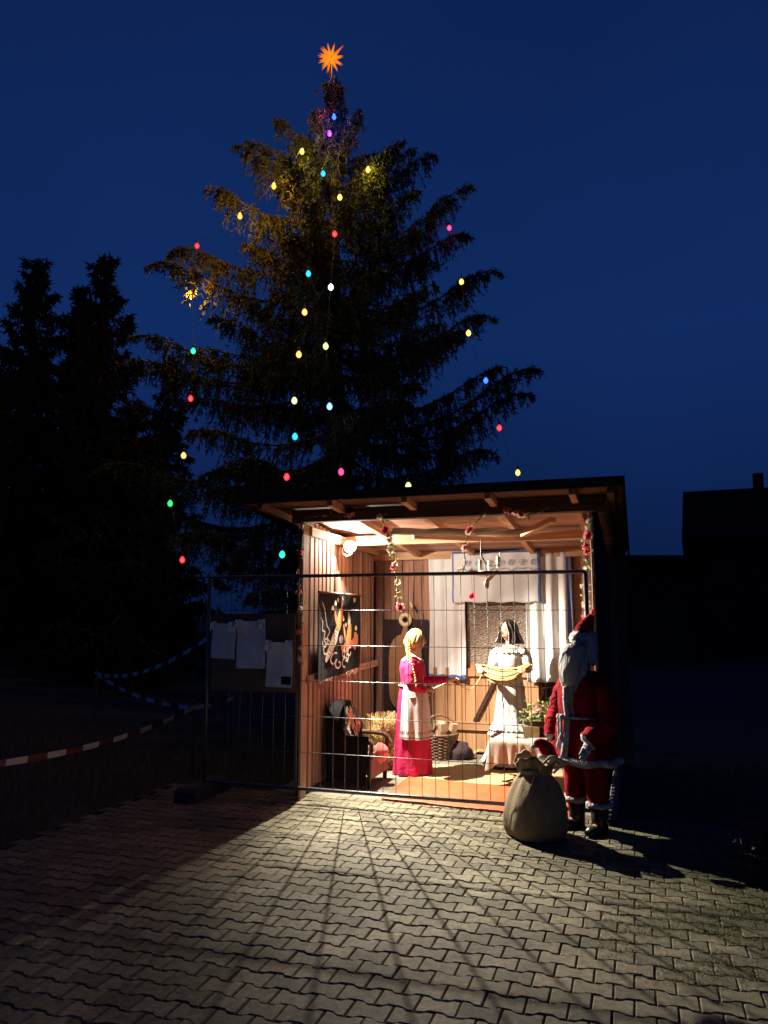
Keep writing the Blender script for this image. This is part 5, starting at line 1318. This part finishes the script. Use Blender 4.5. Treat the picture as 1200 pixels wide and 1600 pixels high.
# ================================================================ TREES
def conifer(root_loc, H, branches, m, seed, needle=.05, nw=.009, tw_dens=1.0, spacing=.04, hang=1.0, name='spruce_tree', label='', group=None, trunk_r=.2, lean=(0,0)):
    """branches: list of (z, azimuth, length, rise, tipdroop). Twigs hang from side shoots; needles are single faces."""
    rg = np.random.RandomState(seed)
    root = thing(name, label, 'tree', root_loc, 0, group)
    mb = MB(); mb.tube([(lean[0]*t/10, lean[1]*t/10, H*t/10) for t in range(11)], [trunk_r*(1-t/10)**.85+.012 for t in range(11)], 10); mb.build('trunk', M['bark'], root, smooth=True)
    bm_ = MB(); TB = []; TD = []; TL = []
    for (z0, az, L, rise, droop) in branches:
        n = max(5, int(L/.12)); ca, sa = math.cos(az), math.sin(az); wob = rg.uniform(-.25, .25); pts = []
        for i in range(n+1):
            t = i/n; r = L*t*(1-.04*t); a = wob*t*t
            z = z0+L*(rise*t-.22*math.sin(math.pi*min(1,t*1.05))*.5*hang)-droop*max(0, t-.72)**2*9*L*.25
            fx = lean[0]*z0/H; fy = lean[1]*z0/H
            pts.append((fx+r*math.cos(az+a), fy+r*math.sin(az+a), z))
        P = np.array(pts); bm_.tube(pts, [max(.006, .010+.020*L/3*(1-i/n)) for i in range(n+1)], 4, cap=False)
        ns = int(L/.055*tw_dens)+3
        t = rg.rand(ns)**.75*.98+.02 if L > .5 else rg.rand(ns)
        idx = t*n; i0 = np.minimum(idx.astype(int), n-1); fr = (idx-i0)[:, None]
        B = P[i0]*(1-fr)+P[i0+1]*fr; tang = P[np.minimum(i0+1, n)]-P[i0]; tang /= np.linalg.norm(tang, axis=1)[:, None]+1e-9
        side = np.stack([-tang[:,1], tang[:,0], np.zeros(ns)], 1)*np.where(rg.rand(ns) < .5, -1, 1)[:, None]
        prof = np.clip(np.sin(np.pi*np.clip(t*.85+.12, 0, 1)), .15, 1)
        sl = (.10+.34*rg.rand(ns))*prof*min(1.0, .35+L/2.2)
        sd = side*(.55+.4*rg.rand(ns))[:, None]+tang*(.5+.3*rg.rand(ns))[:, None]+np.array([0,0,-.25])*hang*rg.rand(ns)[:, None]
        TB.append(B); TD.append(sd); TL.append(sl)
        # pendulous twigs hang from the side shoots and from the branch
        nh = int(ns*1.7*hang); k = rg.randint(0, ns, nh); f = rg.rand(nh)
        HB = B[k]+sd[k]*(sl[k]*f)[:, None]; HDr = np.stack([rg.normal(0,.22,nh), rg.normal(0,.22,nh), -np.ones(nh)], 1)+tang[k]*.18
        HL = (.10+.46*rg.rand(nh)**1.5)*prof[k]*min(1.0, .4+L/2.4)*hang
        TB.append(HB); TD.append(HDr); TL.append(HL)
    TB = np.concatenate(TB); TD = np.concatenate(TD); TL = np.concatenate(TL); TD /= np.linalg.norm(TD, axis=1)[:, None]
    cnt = np.maximum(3, (TL/spacing*2.2).astype(int)); rep = np.repeat(np.arange(len(TL)), cnt); N = len(rep)
    s = rg.rand(N); B = TB[rep]+TD[rep]*(TL[rep]*s)[:, None]; B[:, 2] -= .12*TL[rep]*s*s
    rnd = rg.normal(size=(N,3)); d = TD[rep]*.9+rnd*.55; d /= np.linalg.norm(d, axis=1)[:, None]
    sdv = np.cross(d, rg.normal(size=(N,3))); sdv /= np.linalg.norm(sdv, axis=1)[:, None]
    L = needle*(.7+.7*rg.rand(N)); V = np.stack([B+sdv*(nw/2), B-sdv*(nw/2), B+d*L[:, None]+sdv*nw*.2, B+d*L[:, None]-sdv*nw*.2], 1).reshape(-1, 3)
    base = (np.arange(N)*4)[:, None]; T = np.concatenate([base+np.array([[0,1,3]]), base+np.array([[0,3,2]])], 0)
    o = link('needles', fast_mesh('needles', V, T, m), root); tag(o, kind='stuff')
    tag(bm_.build('branches', M['bark'], root), kind='stuff')
    return root, N
TY = 13.2; TX = (527-600)/FPX*TY
def tree_main():
    H = ypix(514,118,TY).z
    rs = random.Random(21); br = []
    zpix = lambda py: ypix(527, py, TY).z
    # outline read off the photograph: height on the trunk where a limb leaves, reach, side
    prof_py = [118, 150, 190, 250, 320, 400, 470, 560, 640, 740, 840, 960]; prof_r = [.10, .30, .62, 1.35, 1.9, 2.35, 2.75, 3.1, 3.4, 3.55, 3.6, 3.4]
    pz = [zpix(p) for p in prof_py]
    def Rz(z): return float(np.interp(z, pz[::-1], prof_r[::-1]))
    tops = [(.0, .12)]
    def limb(side_px, tip_py, root_py, droop=.5):
        
        tip = ypix(side_px, tip_py, TY); z0 = zpix(root_py); dx = tip.x-TX; L = abs(dx)*1.05
        br.append((z0, 0.0 if dx > 0 else math.pi, L, (tip.z-z0)/L+.04+.17*droop, droop))
    for a in ((690,262,300,.9),(655,240,290,.6),(742,322,385,.7),(745,385,420,.9),(787,442,500,.8),(776,515,560,.9),(845,612,670,.8),(835,640,690,.7),(792,590,640,.4),(785,715,740,.8),(640,230,262,.6),
              (378,252,262,.5),(395,235,250,.5),(332,318,345,.8),(255,398,420,.9),(250,455,455,.9),(192,598,560,.7),(225,560,540,.5),(168,768,720,.8),(290,640,600,.6),(300,560,520,.5),(440,200,225,.5),(575,170,205,.4),(230,830,780,.6)): limb(*a)
    z = H-.25
    while z > zpix(960):
        fr = (H-z)/H; n = 4
        a0 = rs.uniform(0, 6.28)
        for k in range(n):
            az = a0+2*math.pi*k/n+rs.gauss(0,.22); L = Rz(z)*rs.uniform(.45,.98)
            if abs(math.sin(az)) < .35: L *= .80
            rise = .55-1.0*fr+rs.gauss(0,.08)
            br.append((z+rs.gauss(0,.05), az, L, rise, rs.uniform(.3,1.0)))
        z -= rs.uniform(.34,.52)*(0.45 if fr < .12 else 1.0)
    for i in range(16):   # boughs reaching towards the yard
        z = zpix(rs.uniform(360, 800)); br.append((z, -math.pi/2+rs.gauss(0,.55), Rz(z)*rs.uniform(.45,.85), .30-.5*(H-z)/H+rs.gauss(0,.08), rs.uniform(.4,1.0)))
    return conifer((TX, TY, 0), H, br, M['needle'], 5, label='tall spruce decorated with coloured bulbs behind the hut', name='spruce_tree', trunk_r=.24, needle=.07, nw=.022, tw_dens=1.8, spacing=.042, hang=1.25, lean=(-.13,0))
_, NN = tree_main()
print('needles', NN)
def far_tree(px, py, Y, R0, seed, label, name='background_spruce'):
    top = ypix(px, py, Y); H = top.z+.2; rs = random.Random(seed); br = []; z = H-.2
    while z > .5:
        fr = (H-z)/H; n = 5; a0 = rs.uniform(0,6.28); Rr = R0*min(1, .10+fr*1.35)
        for k in range(n): br.append((z, a0+2*math.pi*k/n+rs.gauss(0,.2), Rr*rs.uniform(.38,1.12), .35-.6*fr+rs.gauss(0,.1), rs.uniform(.2,.9)))
        z -= rs.uniform(.24,.40)
    conifer((top.x, Y, 0), H, br, M['needle_far'], seed, needle=.15, nw=.055, tw_dens=.75, spacing=.075, label=label, name=name, group='dark conifers beyond the yard', trunk_r=.2)
far_tree(58, 415, 21, 2.6, 31, 'dark spruce silhouette with a broad rounded top at the yard edge')
far_tree(165, 408, 20, 2.5, 32, 'dark spruce silhouette with a thin forked leader left of the lit tree')
far_tree(128, 455, 22, 2.0, 36, 'narrow spruce silhouette squeezed between two bigger dark spruces')
far_tree(266, 562, 24, 1.5, 33, 'small pointed spruce silhouette just left of the lit tree')
far_tree(-30, 500, 19, 2.6, 34, 'dark spruce at the outer end of the conifer row')
far_tree(215, 640, 17, 2.3, 35, 'low bushy spruce in front of the conifer row')

# coloured bulbs on the spruce -----------------------------------
COLS = {'amber': ((1,.42,.03),1.7), 'red': ((1,.02,.03),1.6), 'teal': ((.02,.9,.50),1.1), 'green': ((.01,.85,.16),1.1), 'orange': ((1,.45,.09),1.5), 'cyan': ((.02,.55,.9),1.0),
        'white': ((.85,.82,1),3.0), 'pale': ((.75,.95,.30),1.2), 'violet': ((.40,.05,1),1.6), 'blue': ((.02,.12,1),1.8), 'paleblue': ((.25,.55,1),1.3), 'yellow': ((1,.72,.10),1.35), 'pink': ((1,.04,.20),1.3)}
BN = ['strong amber bulb lighting up the spruce twigs around it','red bulb hanging just above the strong amber bulb','sea-green bulb hanging in open sky below the strong amber bulb','red bulb on the drooping branch below the sea-green bulb','small orange bulb between a red bulb and the green bulb','green bulb on a low outer branch of the spruce','red bulb hanging lowest of all, below the green bulb','dim sea-green bulb close beside the hut wall','red bulb just above the left end of the hut roof','light blue bulb below the dim pale green one in the tree','dim pale green bulb half hidden in the lower spruce','orange bulb in the dark middle of the spruce','pale green bulb beside the orange one in the dark middle','pale blue bulb on the trunk line of the lower spruce','pink-red bulb low on the trunk line above the hut roof','bright white bulb in the middle of the spruce','tiny light blue bulb beside the bright white bulb','faint orange bulb below the tiny light blue bulb','big red bulb on the trunk line above the white bulb','warm yellow bulb directly above the big red bulb','light blue bulb high in the yellow-lit crown','yellow bulb in the crown level with the high light blue bulb','yellow bulb lighting the crown just below the top cluster','amber bulb on the yellow-lit crown branches','amber bulb at the end of the yellow-lit crown branches','red bulb directly under the orange star','blue bulb directly under the orange star','magenta bulb at the tip of a high branch','pale yellow bulb on the upturned branch below the magenta bulb','yellow bulb on the branch below the pale yellow one','deep blue bulb at the tip of a branch above the hut roof','small red bulb below the deep blue bulb','pale yellow-green bulb resting just above the middle of the hut roof','yellow bulb floating above the hut roof at the outer cable end','violet bulb hanging below the blue and red pair']
BULBS = [(300,459,'amber',60),(308,381,'red',2),(302,545,'teal',4),(298,619,'red',5),(287,708,'orange',2),(266,783,'green',5),(285,871,'red',5),(441,862,'teal',.6),(448,741,'red',1.5),(461,678,'cyan',2),(460,622,'pale',.8),(467,550,'orange',3),(509,537,'pale',2),(515,631,'paleblue',2),(533,733,'pink',1),(517,445,'white',4),(482,424,'cyan',1),(476,484,'orange',.6),(523,362,'red',5),(531,305,'yellow',5),(505,268,'cyan',4),(575,262,'yellow',14),(472,234,'yellow',34),(428,288,'amber',44),(375,335,'amber',40),(497,178,'red',14),(522,180,'blue',20),(702,353,'pink',2),(721,437,'yellow',2),(732,517,'yellow',3),(759,591,'blue',3),(780,665,'red',1),(638,755,'pale',1.5),(809,735,'yellow',2),(515,206,'violet',14)]
def bulbmat(name, col, st):
    """coloured lamp glass: saturated at the rim, hot in the middle where the filament shows"""
    m = emis(name, col, st, .85); nt = m.node_tree; e = [n for n in nt.nodes if n.type == 'EMISSION'][0]
    lw = nt.nodes.new('ShaderNodeLayerWeight'); lw.inputs[0].default_value = .35
    rp = nt.nodes.new('ShaderNodeValToRGB'); rp.color_ramp.elements[0].color = tuple(.05+.95*c for c in col)+(1,); rp.color_ramp.elements[1].color = (*col, 1)
    rp.color_ramp.elements[0].position = .02; rp.color_ramp.elements[1].position = .25
    nt.links.new(lw.outputs['Facing'], rp.inputs[0]); nt.links.new(rp.outputs[0], e.inputs[0]); return m
def make_bulbs():
    gm = MB(); gm.ball((0,0,-.035), (.039,.039,.050), 16, 12, fn=lambda d: (d[0]*(1-.25*max(0,d[2])), d[1]*(1-.25*max(0,d[2])), d[2]))
    sk = MB(); sk.tube([(0,0,.012),(0,0,.03),(0,0,.07)], [.020,.022,.016], 10); skm = sk.mesh('socket', M['socket'], True)
    glass = {k: gm.mesh('glass', bulbmat('bulb_'+k, c, s*1.7), True) for k, (c, s) in COLS.items()}
    edge = [118,150,190,250,320,400,470,560,640,740,840,960]; rr = [.10,.30,.62,1.35,1.9,2.35,2.75,3.1,3.4,3.55,3.6,3.4]
    for bi_, (px, py, k, e) in enumerate(BULBS):
        R_ = float(np.interp(py, edge, rr)); dx = (px-527)/FPX*TY; Y = TY-math.sqrt(max(.02, (R_*.92)**2-dx*dx))*.92-(.10 if e >= 30 else .06 if e >= 14 else .2)
        p = ypix(px, py, Y); lb = BN[bi_]
        t = thing('christmas_bulb', lb, 'light bulb', p, 0, 'coloured bulbs on the spruce')
        link('glass', glass[k], t, mtx()); link('socket', skm, t, mtx())
        l = bpy.data.lights.new('bulb_light', 'POINT'); c = COLS[k][0]; l.color = tuple(max(.02, x) for x in c); l.energy = e*(8.5 if e >= 30 else 6 if e >= 14 else 3); l.shadow_soft_size = .025
        o = bpy.data.objects.new('bulb_light', l); COL.objects.link(o); o.parent = t; o.location = (0,0,-.035)
    # supply cables hung down the tree
    pos = lambda px, py: (lambda R_, dx: ypix(px, py, TY-math.sqrt(max(.02, (R_*.9)**2-dx*dx))*.92-.06))(float(np.interp(py, edge, rr)), (px-527)/FPX*TY)
    for chain, lb in (([(519,120),(522,180),(505,268),(531,305),(523,362),(517,445),(509,537),(515,631),(533,733)], 'dark cable of bulbs running down the middle of the spruce'), ([(519,120),(472,234),(428,288),(375,335),(308,381),(300,459),(302,545),(298,619),(287,708),(266,783),(285,871)], 'dark cable of bulbs down the hut-lamp side of the spruce'), ([(519,120),(575,262),(702,353),(721,437),(732,517),(759,591),(780,665),(809,735)], 'dark cable of bulbs down the house side of the spruce')):
        mb = MB(); pts = [pos(*c)+Vector((0,0,.07)) for c in chain]; full = []
        for a, b in zip(pts[:-1], pts[1:]):
            for i in range(8): t = i/8; full.append(a.lerp(b, t)-Vector((0,0,.12*4*t*(1-t)))+Vector((0,.0,0)))
        full.append(pts[-1]); mb.tube(full, .0022, 4); tag(mb.build('light_cable', M['socket']), lb, 'cable')
make_bulbs()
def make_star():
    c = ypix(517, 91, TY-.05); root = thing('advent_star', 'glowing orange many-pointed star on the tip of the spruce', 'star', c, 0)
    m = bpy.data.materials.new('star_paper'); m.use_nodes = True; nt = m.node_tree; nt.nodes.remove(nt.nodes['Principled BSDF']); out = nt.nodes['Material Output']
    tc = nt.nodes.new('ShaderNodeTexCoord'); ln = nt.nodes.new('ShaderNodeVectorMath'); ln.operation = 'LENGTH'; nt.links.new(tc.outputs['Object'], ln.inputs[0])
    rp = nt.nodes.new('ShaderNodeValToRGB'); rp.color_ramp.elements[0].color = (1,.38,.02,1); rp.color_ramp.elements[1].color = (.80,.065,.003,1); rp.color_ramp.elements[0].position = .05; rp.color_ramp.elements[1].position = .30
    e = nt.nodes.new('ShaderNodeEmission'); e.inputs[1].default_value = 1.05
    nt.links.new(ln.outputs['Value'], rp.inputs[0]); nt.links.new(rp.outputs[0], e.inputs[0]); nt.links.new(e.outputs[0], out.inputs[0])
    rs = random.Random(2); N = 44
    for i in range(N):
        ph = math.acos(1-2*(i+.5)/N); th = math.pi*(1+5**.5)*i
        d = Vector((math.sin(ph)*math.cos(th), math.sin(ph)*math.sin(th), math.cos(ph))); L = .25+.07*(i % 4 == 0)+rs.uniform(-.01,.02)
        a = d.orthogonal().normalized(); b = d.cross(a); r_ = .032; mb = MB()
        base = [d*.07+(a*math.cos(q)+b*math.sin(q))*r_ for q in [math.pi/2*j for j in range(4)]]
        mb.add(base+[d*L], [(0,1,4),(1,2,4),(2,3,4),(3,0,4)]); mb.build('star_point', m, root)
    mb = MB(); mb.tube([(0,0,-.12),(-.02,0,-.42)], .012, 6); mb.build('star_stem', M['steel_dark'], root)
    l = bpy.data.lights.new('star_light', 'POINT'); l.color = (1,.35,.05); l.energy = 20; l.shadow_soft_size = .05; o = bpy.data.objects.new('star_light', l); COL.objects.link(o); o.parent = root; o.location = (-.05,-.36,-.12)
make_star()

# ================================================================ HOUSES AND BUSH ON THE RIGHT
def make_house():
    Y = 32.0; x0 = ypix(1068, 800, Y).x; zt = ypix(1100, 770, Y+4.2).z; root = thing('dark_house', 'unlit two-storey house with chimney beyond the yard', 'house', (x0,Y,0), -math.atan2(x0, Y))
    Wd, Dp = 12.0, 9.0; ze = zt-2.6
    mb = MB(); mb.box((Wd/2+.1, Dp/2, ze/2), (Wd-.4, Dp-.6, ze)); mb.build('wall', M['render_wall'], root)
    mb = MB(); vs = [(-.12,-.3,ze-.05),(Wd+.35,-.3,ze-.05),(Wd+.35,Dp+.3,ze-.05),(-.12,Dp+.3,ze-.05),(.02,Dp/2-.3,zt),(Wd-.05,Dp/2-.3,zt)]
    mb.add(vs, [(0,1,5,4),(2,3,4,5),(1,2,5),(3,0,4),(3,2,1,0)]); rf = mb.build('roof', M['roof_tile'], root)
    cx = 3.25; mb = MB(); mb.box((cx, Dp/2-.3, zt+.05), (.42, .42, 1.2)); mb.build('chimney', M['brick'], rf)
    for x in (1.2, 3.6, 6.4, 9.0):
        for z in (1.6, 4.0 if ze > 5 else 3.4):
            if z+.6 > ze: continue
            wn_ = MB(); 
            for bx_, bd in (((x, .27, z+.62), (1.1,.08,.08)), ((x,.27,z-.62),(1.1,.08,.08)), ((x-.51,.27,z),(.08,.08,1.16)), ((x+.51,.27,z),(.08,.08,1.16)), ((x,.275,z),(.05,.06,1.16))): wn_.box(bx_, bd)
            f = wn_.build('window', M['frame'], root); mb = MB(); mb.box((x,.285,z),(.96,.02,1.16)); mb.build('pane', M['pane'], f)
    Y2 = 27.0; xa = ypix(955,868,Y2).x; xb = ypix(1120,868,Y2).x; z2 = ypix(1000,868,Y2).z
    g = thing('low_outbuilding', 'low unlit outbuilding with flat roof between the hut and the house', 'outbuilding', (xa,Y2,0), 0)
    mb = MB(); mb.box(((xb-xa)/2, 2, (z2-.2)/2), (xb-xa-.2, 3.8, z2-.2)); mb.build('wall', M['render_wall'], g)
    mb = MB(); mb.box(((xb-xa)/2, 2, z2-.1), (xb-xa+.3, 4.3, .2)); mb.build('roof', M['roof_tile'], g)
    mb = MB(); mb.box(((xb-xa)/2, .07, 1.1), (1.5, .06, 2.1)); mb.build('door', M['frame'], g)
make_house()
def make_bush():
    c = gpix(1238, 1378); root = thing('leafless_bush', 'reddish twiggy bush at the paving edge beyond the Santa figure', 'bush', (c.x, c.y, -.05), 0)
    rs = random.Random(5); mb = MB(); pts = []
    for i in range(60):
        a = rs.uniform(0,6.28); t = rs.uniform(.1,.9); L = rs.uniform(.25,.55); p = Vector((math.cos(a)*.06, math.sin(a)*.06, .0)); d = Vector((math.cos(a)*math.sin(t), math.sin(a)*math.sin(t), math.cos(t)))
        q = p+d*L*.5; e = q+(d+Vector((rs.gauss(0,.4),rs.gauss(0,.4),rs.gauss(0,.3)))).normalized()*L*.5
        mb.tube([p,q,e], [.006,.004,.002], 4); pts += [q.lerp(e, rs.random()) for _ in range(9)]
    mb.build('twigs', M['bark'], root); lf = leafcloud(pts, None, rs, .05); tag(lf.build('leaves', M['dry_leaf'], root), kind='stuff')
make_bush()
